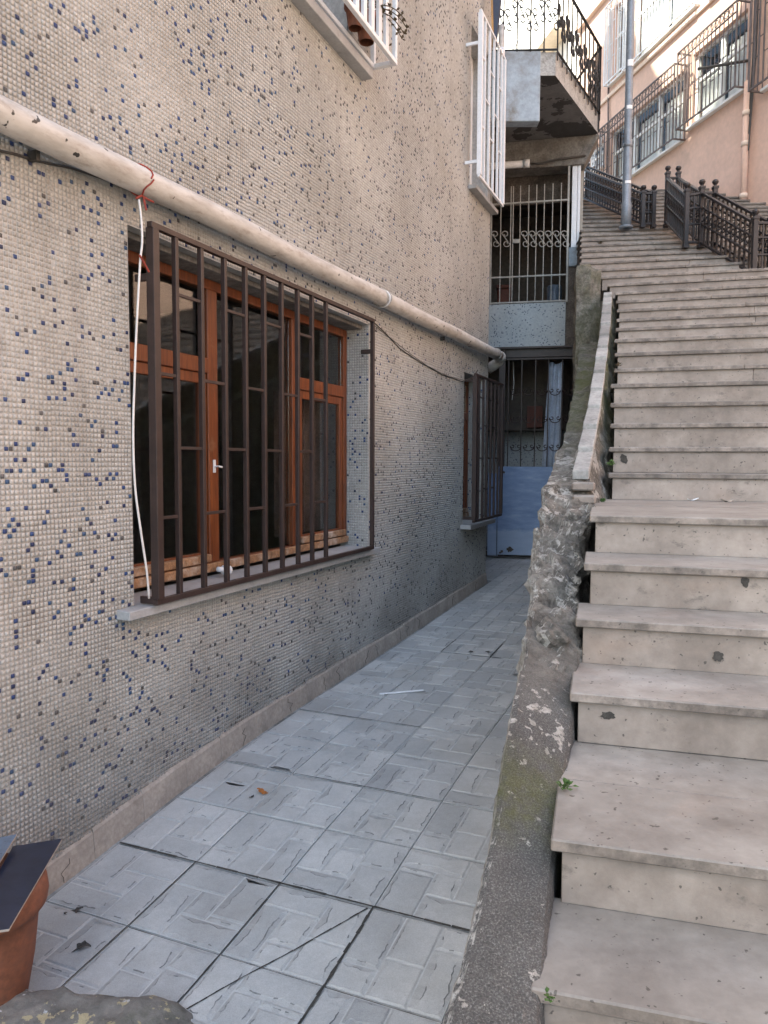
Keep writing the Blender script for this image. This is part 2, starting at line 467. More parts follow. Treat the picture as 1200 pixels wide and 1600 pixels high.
M['curtain'] = simple('pale blue curtain', (.40, .47, .58), .9, .15, 6., .2, 60)
M['box_red'] = simple('red brown board', (.13, .045, .03), .7, .2, 5.)
M['pink'] = simple('pink facade paint', (.66, .455, .37), .9, .07, 1.2, .15, 50, ((.40, .30, .25), 1.1, .55, .85))
M['pink2'] = simple('pale facade paint', (.72, .58, .49), .9, .06, 1.2, .15, 50)
M['white_wall'] = simple('white facade paint', (.76, .73, .69), .9, .06, 1., .1, 50)
M['cream'] = simple('cream facade paint', (.68, .58, .47), .9, .07, 1., .1, 50)
M['white_frame'] = simple('white window frame', (.78, .78, .77), .45, .04)
M['lace'] = simple('white net curtain', (.85, .85, .84), .9, .06, 10.)
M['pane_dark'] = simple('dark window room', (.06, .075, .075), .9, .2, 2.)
M['ironbrown'] = simple('rusty brown grille', (.13, .10, .092), .6, .3, 8., .1, 80)
M['grey_pole'] = simple('galvanised lamp post', (.23, .26, .30), .5, .15, 6., .15, 60, ((.5, .5, .5), 7., .68, .72), metal=.3)
M['terracotta'] = simple('terracotta', (.235, .085, .045), .7, .22, 5., .25, 70, ((.12, .06, .04), 5., .5, .8))
def navy():
    m = NT('navy glazed tile'); v = m.coord(geo=True)
    c = m.ramp(m.noise(6, 6, .7, v), [(.35, (.010, .013, .026)), (.6, (.022, .028, .052)), (.8, (.09, .08, .075))])
    c = m.mix(c, (.55, .55, .56), m.ramp(m.noise(15, 3, .5, m.coord((.5, 2.2, 1), geo=True)), [(.755, 0), (.77, .8)]))
    m.color(c); m.rough(.28); return m.mat
M['navy'] = navy()
M['bisque'] = simple('tile biscuit', (.42, .36, .31), .85, .12)
M['bluegrey'] = simple('blue grey glazed tile', (.12, .16, .22), .35, .2, 6., .1, 60)
def lump():
    m = NT('paint spotted rubble'); v = m.coord(geo=True)
    n = m.noise(12, 7, .7, v)
    c = m.ramp(n, [(.3, (.10, .095, .085)), (.55, (.185, .175, .16)), (.75, (.28, .26, .23))])
    c = m.mix(c, (.42, .36, .22), m.ramp(m.noise(16, 5, .65, v), [(.575, 0), (.60, .85)]))
    c = m.mix(c, (.5, .51, .52), m.ramp(m.noise(11, 5, .65, m.coord((1.1, 1, 1), geo=True)), [(.62, 0), (.645, .85)]))
    c = m.mix(c, (.07, .075, .04), m.ramp(m.noise(5, 6, .7, v), [(.55, 0), (.75, .7)]))
    m.color(c); m.rough(.93); m.bump(m.noise(45, 6, .7, v), .7, .012); return m.mat
M['lump'] = lump()
M['leaf_green'] = simple('weed leaf', (.05, .11, .02), .7, .3, 30.)
M['leaf_dry'] = simple('dry plant', (.10, .075, .045), .9, .3, 30.)
M['leaf_orange'] = simple('dead leaf', (.38, .13, .025), .7, .3, 40.)
M['white_plastic'] = simple('white plastic', (.75, .77, .8), .35, .04)
M['debris'] = simple('dark debris', (.06, .055, .05), .95, .3, 30.)
M['ground'] = simple('ground earth', (.16, .145, .125), .95, .25, 1.5, .4, 30)
M['navy_paint'] = simple('navy door edge', (.02, .025, .05), .5, .2)
M['ochre'] = simple('ochre wood edge', (.40, .22, .07), .6, .2)
M['asphalt_roof'] = simple('roof felt', (.10, .10, .10), .95, .2)

# ------------------------------------------------------------------ ground
g = MB()
g.quad((-220, -220, -.55), (220, -220, -.55), (220, 220, -.55), (-220, 220, -.55))
g.build('ground', M['ground'], kind='structure')

# ------------------------------------------------------------------ the mosaic building on the left
bld = thing('mosaic_building', 'apartment building faced in cream mosaic with scattered blue tiles along the alley', 'building', MW)
U0, U1, ZT = -4.0, 9.545, 18.4  # unseen roof height chosen for its shadow edge on the pink facade
OPEN = dict(w1=(2.93, 5.775, .955, 2.80), w2=(8.49, 9.36, .945, 2.715), w3=(2.9, 5.35, 4.74, 6.5), w4=(8.62, 9.40, 4.85, 6.66))
def in_open(u, z, pad=0.0):
    for (a, b, c, d) in OPEN.values():
        if a - pad < u < b + pad and c - pad < z < d + pad: return True
    return False
w = MB()
us = sorted({U0, U1, *[x for o in OPEN.values() for x in o[:2]]}); zs = sorted({-.6, ZT, *[x for o in OPEN.values() for x in o[2:]]})
for a, b in zip(us, us[1:]):
    for c, d in zip(zs, zs[1:]):
        if not in_open((a + b) / 2, (c + d) / 2): w.quad((0, a, c), (0, b, c), (0, b, d), (0, a, d))
RV = .20
for (a, b, c, d) in OPEN.values():
    e = RV + .06
    w.quad((0, a, c), (0, a, d), (-e, a, d), (-e, a, c)); w.quad((0, b, c), (-e, b, c), (-e, b, d), (0, b, d))
    w.quad((0, a, c), (-e, a, c), (-e, b, c), (0, b, c)); w.quad((0, a, d), (0, b, d), (-e, b, d), (-e, a, d))
w.quad((0, U1, -.6), (-9, U1, -.6), (-9, U1, ZT), (0, U1, ZT)); w.quad((0, U0, -.6), (0, U0, ZT), (-9, U0, ZT), (-9, U0, -.6))
w.quad((-9, U0, -.6), (-9, U0, ZT), (-9, U1, ZT), (-9, U1, -.6)); w.quad((0, U0, ZT), (0, U1, ZT), (-9, U1, ZT), (-9, U0, ZT))
w.build('wall', M['grout'], bld)
# rooms behind the openings, dark as unlit rooms are
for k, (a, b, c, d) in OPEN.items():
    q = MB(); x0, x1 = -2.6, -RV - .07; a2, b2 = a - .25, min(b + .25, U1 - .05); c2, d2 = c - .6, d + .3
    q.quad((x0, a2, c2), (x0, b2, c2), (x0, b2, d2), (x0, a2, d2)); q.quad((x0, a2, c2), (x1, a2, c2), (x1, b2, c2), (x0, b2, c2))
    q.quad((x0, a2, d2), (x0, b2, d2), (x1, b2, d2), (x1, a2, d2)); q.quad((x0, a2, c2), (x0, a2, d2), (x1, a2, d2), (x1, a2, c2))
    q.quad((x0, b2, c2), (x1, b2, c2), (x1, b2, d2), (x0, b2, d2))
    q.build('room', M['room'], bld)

# --- mosaic: real tiles, each with its own tint, tilt and place in its paper sheet
def mosaic(name, frame, ua, ub, za, zb, pitch, skip, parent, seed, thick=.0034):
    """frame(u, z, h) arrays -> xyz arrays; tiles over a rectangle"""
    rg = np.random.default_rng(seed)
    nu, nz = int((ub - ua) / pitch), int((zb - za) / pitch)
    iu, iz = np.meshgrid(np.arange(nu), np.arange(nz), indexing='ij'); iu, iz = iu.ravel(), iz.ravel()
    uc, zc = ua + (iu + .5) * pitch, za + (iz + .5) * pitch
    su, sz = iu // 14, iz // 14
    hs = lambda k: np.modf(np.abs(np.sin(su * 12.9898 + sz * 78.233 + k * 37.7) * 43758.5453))[0]
    uc = uc + (hs(1) - .5) * .006; zc = zc + (hs(2) - .5) * .006
    tone = .95 + .10 * hs(3)
    keep = rg.random(len(uc)) > .0022
    for (a, b, c, d) in skip: keep &= ~((uc > a - .009) & (uc < b + .009) & (zc > c - .009) & (zc < d + .009))
    uc, zc, tone = uc[keep], zc[keep], tone[keep]; n = len(uc)
    half = (pitch - .0046) / 2 * (1 + rg.normal(0, .03, n)); ang = rg.normal(0, .02, n); ins = .0022
    lift = thick + rg.normal(0, .0006, n)
    tu, tz = rg.normal(0, .028, n), rg.normal(0, .028, n)
    V = np.zeros((n, 8, 3))
    for k, (sx, sy) in enumerate(((-1, -1), (1, -1), (1, 1), (-1, 1))):
        for lvl in (0, 1):
            h = half - (ins if lvl else 0)
            du, dz = sx * h, sy * h
            uu = uc + du * np.cos(ang) - dz * np.sin(ang); zz = zc + du * np.sin(ang) + dz * np.cos(ang)
            hh = (lift + tu * du + tz * dz) if lvl else np.zeros(n)
            V[:, k + 4 * lvl, :] = np.stack(frame(uu, zz, hh), 1)
    fl = np.array([[4, 5, 6, 7], [0, 1, 5, 4], [1, 2, 6, 5], [2, 3, 7, 6], [3, 0, 4, 7]])
    Fa = (np.arange(n)[:, None, None] * 8 + fl[None]).reshape(-1, 4)
    me = bpy.data.meshes.new(name)
    me.vertices.add(n * 8); me.vertices.foreach_set('co', V.reshape(-1).astype(np.float32))
    me.loops.add(len(Fa) * 4); me.loops.foreach_set('vertex_index', Fa.reshape(-1).astype(np.int32))
    me.polygons.add(len(Fa)); me.polygons.foreach_set('loop_start', np.arange(len(Fa), dtype=np.int32) * 4)
    me.update(calc_edges=True)
    base = np.array([[.46, .435, .395], [.475, .45, .41], [.445, .42, .38], [.50, .475, .435], [.43, .405, .365]])
    c = base[rg.integers(0, 5, n)] * (tone * rg.normal(1, .04, n))[:, None] * np.array([.955, 1.0, 1.065])
    dens = .058 + .010 * np.sin(uc * 2.1 + zc * 1.3) + .010 * np.sin(uc * 5.3 - zc * 3.1)
    r = rg.random(n); far_ = np.clip((uc - 3.2) / 3.0, 0, .75); isb = rg.random(n) > far_; blue = (r < dens) & isb; dark = ((r < dens) & ~isb) | ((r >= dens) & (r < dens + .012))
    bl = np.array([[.014, .040, .15], [.022, .060, .19], [.013, .026, .09], [.03, .08, .18]])
    c[blue] = bl[rg.integers(0, 4, blue.sum())]; c[dark] = np.array([.085, .085, .09]) * rg.normal(1, .2, dark.sum())[:, None]
    at = me.attributes.new('tint', 'FLOAT_COLOR', 'FACE')
    cc = np.ones((n, 5, 4), np.float32); cc[:, :, :3] = c[:, None, :]
    at.data.foreach_set('color', cc.reshape(-1))
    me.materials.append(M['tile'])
    return obj(name, me, parent, 'stuff')
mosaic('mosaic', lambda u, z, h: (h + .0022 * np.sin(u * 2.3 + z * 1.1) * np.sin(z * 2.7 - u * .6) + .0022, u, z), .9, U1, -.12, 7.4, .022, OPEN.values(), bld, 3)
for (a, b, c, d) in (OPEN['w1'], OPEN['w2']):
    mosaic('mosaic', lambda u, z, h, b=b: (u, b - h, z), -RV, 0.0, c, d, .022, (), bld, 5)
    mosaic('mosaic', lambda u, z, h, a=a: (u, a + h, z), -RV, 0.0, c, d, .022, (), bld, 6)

# --- skirting of cement tiles with cracks between them
u = 1.2; k = 0
while u < U1 - .02:
    L = random.uniform(.30, .46); u2 = min(u + L, U1)
    za, zb = zf(u), zf(u2); h1 = .118 + random.uniform(-.006, .008); t = .024 + random.uniform(0, .0015)
    q = MB()
    q.hexa([(0, u + .0006, za - .03), (t, u + .0006, za - .03), (t, u2 - .0006, zb - .03), (0, u2 - .0006, zb - .03),
            (0, u + .003, za + h1 + .025), (t - .012, u + .0006, za + h1), (t - .012, u2 - .0006, zb + h1 + random.uniform(-.004, .004)), (0, u2 - .0006, zb + h1 + .025)], 0, .0015)
    if random.random() < .7:     # a hairline crack down the face
        c0 = u + L * random.uniform(.2, .8); pts = [(t + .0005, c0 + random.uniform(-.02, .02) * i, za + .01 + h1 * .85 * i / 4) for i in range(5)]
        q.tube(pts, .0016, 4, 1)
    q.build('skirting_tile', [M['skirt'], M['crack']], bld)
    u = u2; k += 1

# --- main window: timber frame, sashes and glass
def framed(mb, v0, v1, a, b, c, d, t, m=0):
    mb.box(v0, v1, a, a + t, c, d, m, .003); mb.box(v0, v1, b - t, b, c, d, m, .003)
    mb.box(v0, v1, a + t, b - t, c, c + t, m, .003); mb.box(v0, v1, a + t, b - t, d - t, d, m, .003)
def window_timber(a, b, c, d, mulls, bays, v=-RV):
    wf = MB(); framed(wf, v - .06, v, a + .002, b - .002, c + .002, d - .002, .06)
    for mu in mulls: wf.box(v - .056, v + .004, mu - .05, mu + .05, c + .062, d - .062, 0, .004)
    fr = wf.build('window', M['wood'], bld)
    for (p, q_, tr) in bays:
        lo = c + .062
        if tr:
            s = MB(); s.box(v - .054, v + .008, p + .001, q_ - .001, tr - .045, tr + .045, 0, .004); s.build('transom', M['wood'], fr)
            s = MB(); framed(s, v - .045, v - .008, p + .004, q_ - .004, lo + .004, tr - .047, .062); s.build('sash', M['wood'], fr)
            s = MB(); s.box(v - .04, v + .028, p + .01, q_ - .01, lo + .006, lo + .055, 0, .006); s.build('drip_rail', M['wood_worn'], fr)
            s = MB(); s.box(v - .030, v - .026, p + .064, q_ - .064, lo + .064, tr - .107); s.build('pane', M['glass'], fr)
            s = MB(); s.box(v - .030, v - .026, p + .002, q_ - .002, tr + .047, d - .063); s.build('pane', M['glass'], fr)
        else:
            s = MB(); s.box(v - .030, v - .026, p + .002, q_ - .002, lo + .002, d - .063); s.build('pane', M['glass'], fr)
    s = MB(); s.box(v - .03, v + .022, a + .004, b - .004, c + .004, c + .058, 0, .006); s.build('bottom_rail', M['wood_worn'], fr)
    return fr
a, b, c, d = OPEN['w1']
c1 = c + .004
f1 = window_timber(a, b, c1 + .03, d - .035, (3.88, 4.90), ((a + .062, 3.83, 2.245), (3.93, 4.85, None), (4.95, b - .062, 2.25)))
s = MB(); s.box(-RV + .003, -RV + .012, 3.868, 3.892, 1.60, 1.68, 0, .002); s.tube([(-RV + .012, 3.88, 1.64), (-RV + .04, 3.88, 1.64), (-RV + .045, 3.91, 1.635)], .006, 6); s.build('handle', M['white_plastic'], f1)
# room things that show through the glass
cu = MB(); pts = [(-.42 + .04 * sin(i * 1.7), 4.95 + i * .05) for i in range(16)]
for i in range(15): cu.hexa([(pts[i][0], pts[i][1], 1.1), (pts[i][0] + .004, pts[i][1], 1.1), (pts[i + 1][0] + .004, pts[i + 1][1], 1.1), (pts[i + 1][0], pts[i + 1][1], 1.1),
                             (pts[i][0], pts[i][1], 2.2), (pts[i][0] + .004, pts[i][1], 2.2), (pts[i + 1][0] + .004, pts[i + 1][1], 2.2), (pts[i + 1][0], pts[i + 1][1], 2.2)])
tag(cu.build('curtain', M['curtain_dark']), 'dim brown curtain behind the right sash of the big barred window', 'curtain').matrix_world = MW
# sill, set as a stone plank under the grille
q = MB(); q.hexa([(-RV - .01, a - .13, c - .040), (.085, a - .13, c - .046), (.085, b + .06, c - .046), (-RV - .01, b + .06, c - .040),
                  (-RV - .01, a - .13, c + .012), (.085, a - .13, c - .002), (.085, b + .06, c - .002), (-RV - .01, b + .06, c + .012)], 0, .004)
q.build('window_sill', M['sill'], bld)
lt = MB(); lt.box(-RV - .05, -.06, a + .002, b - .002, d - .034, d - .002, 0, .003); lt.build('lintel_board', M['concrete'], bld)

# --- grilles of brown square bar
def grille(a, b, z0, z1, v, bars, rows, post, bw, name, mat, stays, frame_w=.03):
    r = MB()
    r.box(v - frame_w / 2, v + frame_w / 2, a, b, z0, z0 + .028, 0, .002); r.box(v - frame_w / 2, v + frame_w / 2, a, b, z1 - .028, z1, 0, .002)
    for (uu, pw) in post: r.box(v - pw / 2, v + pw / 2, uu, uu + pw, z0 + .029, z1 - .029, 0, .002)
    for (uu, zz) in stays: r.box(.0, v - frame_w / 2 - .001, uu, uu + .022, zz, zz + .035, 0, .002)
    root = r.build(name, mat, bld)
    bm_ = MB(); bm_.box(-bw / 2, bw / 2, -bw / 2, bw / 2, 0, z1 - z0 - .056, 0, .0015); me = bm_.mesh('bar', mat)
    for uu in bars:
        o = obj('bar', me, root); o.location = (v, uu, z0 + .028)
    edges = [a + post[0][1]] + [x for x in bars]
    for i in range(len(edges) - 1):
        for zz in rows[i % len(rows)]:
            cr = MB(); cr.box(v - .008, v + .008, edges[i] + (bw / 2 if i else 0), edges[i + 1] - bw / 2, zz - .008, zz + .008, 0, .0015)
            cr.build('cross_bar', mat, root)
    return root
gb = [3.156, 3.365, 3.577, 3.783, 3.987, 4.193, 4.399, 4.597, 4.804]
grille(2.965, 5.64, .96, 2.815, .10, gb, ((2.10, 1.389), (2.51, 1.738)), ((2.965, .046), (5.61, .03)), .026, 'window_grille', M['brown'], ((2.972, 2.54), (2.972, .962), (5.614, 2.54)))
# --- second window near the corner
a, b, c, d = OPEN['w2']
f2 = window_timber(a, b, c + .03, d, (), ((a + .062, b - .062, 2.25),))
q = MB(); q.box(-RV - .01, .13, a - .10, U1 - .02, c - .05, c - .001, 0, .004); q.build('window_sill', M['sill'], bld)
grille(8.28, 9.56, .985, 2.67, .19, [8.46, 8.64, 8.82, 9.0, 9.18, 9.36], ((2.10, 1.36), (2.42, 1.72)), ((8.28, .05), (9.52, .04)), .024, 'window_grille', M['brown'], ((8.50, 2.6), (8.50, 1.0), (9.5, 2.6)))
# --- white window of the floor above, seen from below
a, b, c, d = OPEN['w3']
def white_window(a, b, c, d, n):
    wf = MB(); framed(wf, -RV - .05, -RV, a + .002, b - .002, c + .002, d - .002, .07)
    for i in range(1, n): wf.box(-RV - .048, -RV + .002, a + (b - a) * i / n - .035, a + (b - a) * i / n + .035, c + .074, d - .074, 0, .003)
    fr = wf.build('window', M['white_frame'], bld)
    for i in range(n):
        s = MB(); s.box(-RV - .03, -RV - .026, a + (b - a) * i / n + .036, a + (b - a) * (i + 1) / n - .036, c + .075, d - .075); s.build('pane', M['glass'], fr)
        s = MB()
        p0, p1 = a + (b - a) * i / n + .08, a + (b - a) * (i + 1) / n - .08
        for j in range(12):
            ua_, ub_ = p0 + (p1 - p0) * j / 12, p0 + (p1 - p0) * (j + 1) / 12
            s.quad((-RV - .16 + .02 * sin(j * 2.1), ua_, c + .08), (-RV - .16 + .02 * sin((j + 1) * 2.1), ub_, c + .08), (-RV - .16 + .02 * sin((j + 1) * 2.1), ub_, d - .08), (-RV - .16 + .02 * sin(j * 2.1), ua_, d - .08))
        s.build('net_curtain', M['lace'], fr)
white_window(a, b, c, d, 3)
q = MB(); q.box(-RV - .01, .10, a - .1, 5.62, c - .07, c - .001, 0, .004); q.build('window_sill', M['sill'], bld)
r = MB(); r.box(.235, .27, a - .05, b + .36, c + .04, c + .075, 0, .003); r.box(.05, .085, a - .05, b + .36, c + .04, c + .075, 0, .003); r.box(.086, .234, b + .325, b + .36, c + .04, c + .075, 0, .003); r.box(.235, .27, a - .05, b + .36, c + .95, c + .98, 0, .003)
r.box(.05, .085, b + .325, b + .36, c + .076, c + 1.6, 0, .003); r.box(.235, .27, b + .325, b + .36, c + .076, c + .949, 0, .003)
r.box(0, .049, b + .06, b + .09, c + .04, c + .075)
wg = r.build('window_grille', M['white_iron'], bld)
sb = MB(); sb.box(-.012, .012, -.028, .028, 0, .874); sme = sb.mesh('bar', M['white_iron'])
i = 0
while a + .05 + .135 * i < b + .30:
    o = obj('bar', sme, wg); o.location = (.252, a + .05 + .135 * i, c + .0755); i += 1
# --- white grille of the side window by the corner
a, b, c, d = OPEN['w4']
white_window(a, b, c, d, 1)
q = MB(); q.box(-RV - .01, .10, a - .06, U1 + .02, c - .05, c - .001, 0, .004); q.build('window_sill', M['sill'], bld)
grille(8.40, 9.50, 4.86, 6.66, .17, [8.60, 8.80, 9.00, 9.20, 9.36], ((5.45, 6.2), (5.8,)), ((8.40, .05), (9.45, .05)), .026, 'window_grille', M['white_iron'], ((8.41, 6.30), (8.41, 5.02)))
# --- corner strips high up: navy board with an ochre edge, soil pipe down the corner
q = MB()
def fin(pts, m_, th):
    a3 = [MW.inverted() @ P(x, y, 9.25) for x, y in pts]; n = len(a3)
    q.add([p for p in a3] + [p + Vector((0, th, 0)) for p in a3], [tuple(range(n)), tuple(range(n, 2 * n))[::-1]] + [(i, n + i, n + (i + 1) % n, (i + 1) % n) for i in range(n)], m_)
fin(((769, -60), (786, -60), (782, 0), (774, 74), (772, 74)), 0, .05); fin(((765, -60), (768.6, -60), (771.6, 74), (769, 74)), 1, .05)
q.build('awning_fin', [M['navy_paint'], M['ochre']], bld)

# unseen block added behind the corner to keep sun off the pink facade
q = MB(); q.box(-9, -1.6, U1 + .01, 15.6, -.5, 17.6)
q.build('shade_block', M['render'], bld)

# ------------------------------------------------------------------ pipe, clamps, cable on the wall
pp = thing('drain_pipe', 'thick off white plastic drain pipe running along the mosaic wall above the windows', 'pipe', MW)
pl = [(.10, 0.6 + i * .46, 2.952 + .0105 * (0.6 + i * .46) + .006 * sin(i * 1.3)) for i in range(21)]
pl = [p for p in pl if p[1] < 9.75] + [(.10, 9.80, 3.052)]
MBp = MB(); MBp.tube(pl, .064, 20); MBp.build('pipe', M['pipe'], pp, True)
e = MB(); e.tube([(.10, 9.70, 3.05), (.10, 9.80, 3.05), (.085, 9.86, 3.025), (.04, 9.89, 2.99), (-.03, 9.90, 2.95), (-.10, 9.90, 2.91)], .067, 18); e.build('elbow', M['pipe'], pp, True)
for uu, n_ in ((5.79, 3), (9.55, 1)):
    for j in range(n_):
        cl = MB(); zc = 2.952 + .0105 * uu
        tilt = (j - 1) * .25
        cl.tube([(.10 + .069 * cos(t_ * pi / 10), uu + j * .035 + tilt * .069 * sin(t_ * pi / 10), zc + .069 * sin(t_ * pi / 10)) for t_ in range(21)], .005, 6, 0, False)
        cl.build('clamp', M['wire' if j != 1 else 'white_iron'], pp, True)
    cl = MB(); cl.tube([(0.0, uu, zc + .08), (.06, uu, zc + .085), (.10, uu + .01, zc + .075)], .007, 6); cl.build('bracket', M['dark_wire'], pp)
for uu in (2.35, 7.6):
    cl = MB(); zc = 2.952 + .0105 * uu; cl.box(0, .05, uu, uu + .02, zc - .09, zc - .05); cl.build('bracket', M['dark_wire'], pp)

ca = thing('cable', 'white cable hanging from the drain pipe down to the window grille', 'cable', MW)
def wl(px, py, v): q_ = on_frame(MW, px, py, v); return (v, q_.y, q_.z)
cp = [wl(217, 312, .13), wl(221, 345, .14), wl(222, 380, .145), wl(219, 410, .15), wl(213, 520, .15), wl(210, 600, .15), wl(208, 680, .15), wl(211, 760, .15), wl(220, 830, .15), wl(229, 890, .15), wl(233, 935, .14)]
fine = []
for i in range(len(cp) - 1):
    p0, p1, p2, p3 = [Vector(cp[max(0, min(len(cp) - 1, i + k))]) for k in (-1, 0, 1, 2)]
    for t_ in (0, .25, .5, .75):
        fine.append(.5 * ((2 * p1) + (-p0 + p2) * t_ + (2 * p0 - 5 * p1 + 4 * p2 - p3) * t_ ** 2 + (-p0 + 3 * p1 - 3 * p2 + p3) * t_ ** 3))
fine.append(Vector(cp[-1]))
q = MB(); q.tube(fine, .0052, 8); q.build('cord', M['cable'], ca, True)
q = MB()
uu, zc = 2.905, 2.983
q.tube([(.10 + .068 * cos(t_ * pi / 10), uu + .02 * sin(t_), zc + .068 * sin(t_ * pi / 10)) for t_ in range(21)], .004, 5)
for (dx, dy, dz) in ((.02, -.05, -.10), (.03, .06, -.085), (.035, .0, -.14)): q.tube([(.11, uu, zc - .07), (.12, uu + dy * .4, zc - .08), (.10 + dx, uu + dy, zc + dz)], .005, 5)
q.build('string_tie', M['red'], ca)
z2 = wl(222, 412, .15); q = MB(); q.tube([(z2[0] + .012, z2[1] - .03, z2[2] + .03), (z2[0] + .014, z2[1], z2[2]), (z2[0] + .01, z2[1] + .035, z2[2] - .03)], .005, 5); q.build('string_tie', M['red'], ca)
# thin old wires that sag along the wall
q = MB(); pts = [wl(px, py, .012) for px, py in ((578, 498), (600, 518), (625, 545), (655, 565), (690, 585), (722, 596))]
q.tube(pts, .004, 5); pts = [wl(px, py, .02) for px, py in ((578, 503), (612, 530), (640, 552), (668, 572), (700, 588), (724, 594))]; q.tube(pts, .003, 5)
pts = [wl(px, py, .03) for px, py in ((722, 596), (732, 593), (741, 587), (746, 579))]; q.tube(pts, .006, 6)
o = q.build('wall_wire', M['dark_wire']); tag(o, 'thin dark wire sagging along the mosaic between the two barred windows', 'wire'); o.matrix_world = MW
q = MB(); pts = [wl(px, py, .012) for px, py in ((-20, 232), (20, 240), (60, 252), (110, 262), (170, 282), (230, 303), (330, 345))]
q.tube(pts, .006, 6); o = q.build('wall_wire', M['dark_wire']); tag(o, 'grey wire tacked to the mosaic just beneath the left end of the pipe', 'wire'); o.matrix_world = MW

# small pots behind the white grille upstairs
for j, (uu, h, r0) in enumerate(((5.18, .17, .075), (5.38, .19, .085))):
    t = thing('flower_pot', ('small terracotta pot behind the white upstairs grille', 'last terracotta pot at the end of the white upstairs grille, with a trailing dry plant')[j], 'flower pot', MW @ T(.15, uu, 4.816))
    q = MB(); q.lathe([(r0 * .65, 0), (r0 * .95, h * .8), (r0 * 1.1, h * .8), (r0 * 1.1, h), (r0 * .95, h), (r0 * .9, h * .85), (0, h * .85)], n=16); q.build('pot', M['terracotta'], t, True)
    q = MB(); rg = random.Random(j)
    for s_ in range(9 if j else 5):
        p = Vector((0, 0, h * .85)); dr = Vector((rg.uniform(-.2, .7), rg.uniform(-.3, .9), 1)).normalized(); pts = [p.copy()]
        for i in range(7):
            p = p + dr * .055; dr = (dr + Vector((.10, .10, -.42 if j else -.1))).normalized(); pts.append(p.copy())
        q.tube(pts, .004, 5)
        for p in pts[2:]:
            for _ in range(3):
                a_ = Vector((rg.uniform(-1, 1), rg.uniform(-1, 1), rg.uniform(-.5, 1))).normalized() * .032; b_ = a_.cross(Vector((.3, .2, 1))).normalized() * .011
                q.add([p, p + a_ * .5 + b_, p + a_, p + a_ * .5 - b_], [(0, 1, 2, 3)])
    q.build('plant', M['leaf_dry'], t)

# lost light bulb on the sill inside the bars
q = MB(); bp = Vector(wl(359, 868, -.10))
for k in range(3): q.lathe([(.0, -.012 + k * .024), (.022, -.01 + k * .024), (.03, k * .024), (.022, .01 + k * .024), (0, .012 + k * .024)], n=12)
q.lathe([(.016, .06), (.016, .11), (0, .11)], n=12)
o = q.build('light_bulb', M['white_plastic'], smooth=True); tag(o, 'white spiral energy saving bulb lying on the sill behind the bars', 'light bulb')
o.matrix_world = MW @ T(-.11, bp.y, 1.0) @ Matrix.Rotation(radians(80), 4, 'X')

# ------------------------------------------------------------------ alley floor of moulded tiles
fl = bpy.data.objects.new('alley_floor', None); col.objects.link(fl); fl['kind'] = 'structure'; fl.matrix_world = MW
q = MB(); ul = [.0 + .4 * i for i in range(33)]
for a, b in zip(ul, ul[1:]): q.quad((-1.2, a, zf(a) - .008), (2.6, a, zf(a) - .008), (2.6, b, zf(b) - .008), (-1.2, b, zf(b) - .008))
q.build('bedding', M['joint'], fl)
TU, TV = .435, .443
PAT = [[(0, 0, .40, .56), (.40, 0, 1, .30), (.40, .30, .72, .72), (.72, .30, 1, 1), (0, .56, .40, 1), (.40, .72, .72, 1)],
       [(0, 0, .62, .34), (.62, 0, 1, .62), (0, .34, .34, 1), (.34, .34, .62, .70), (.34, .70, 1, 1), (.62, .62, 1, .70)],
       [(0, 0, .30, .70), (.30, 0, .66, .45), (.66, 0, 1, .30), (.66, .30, 1, 1), (.30, .45, .66, 1), (0, .70, .30, 1)]]
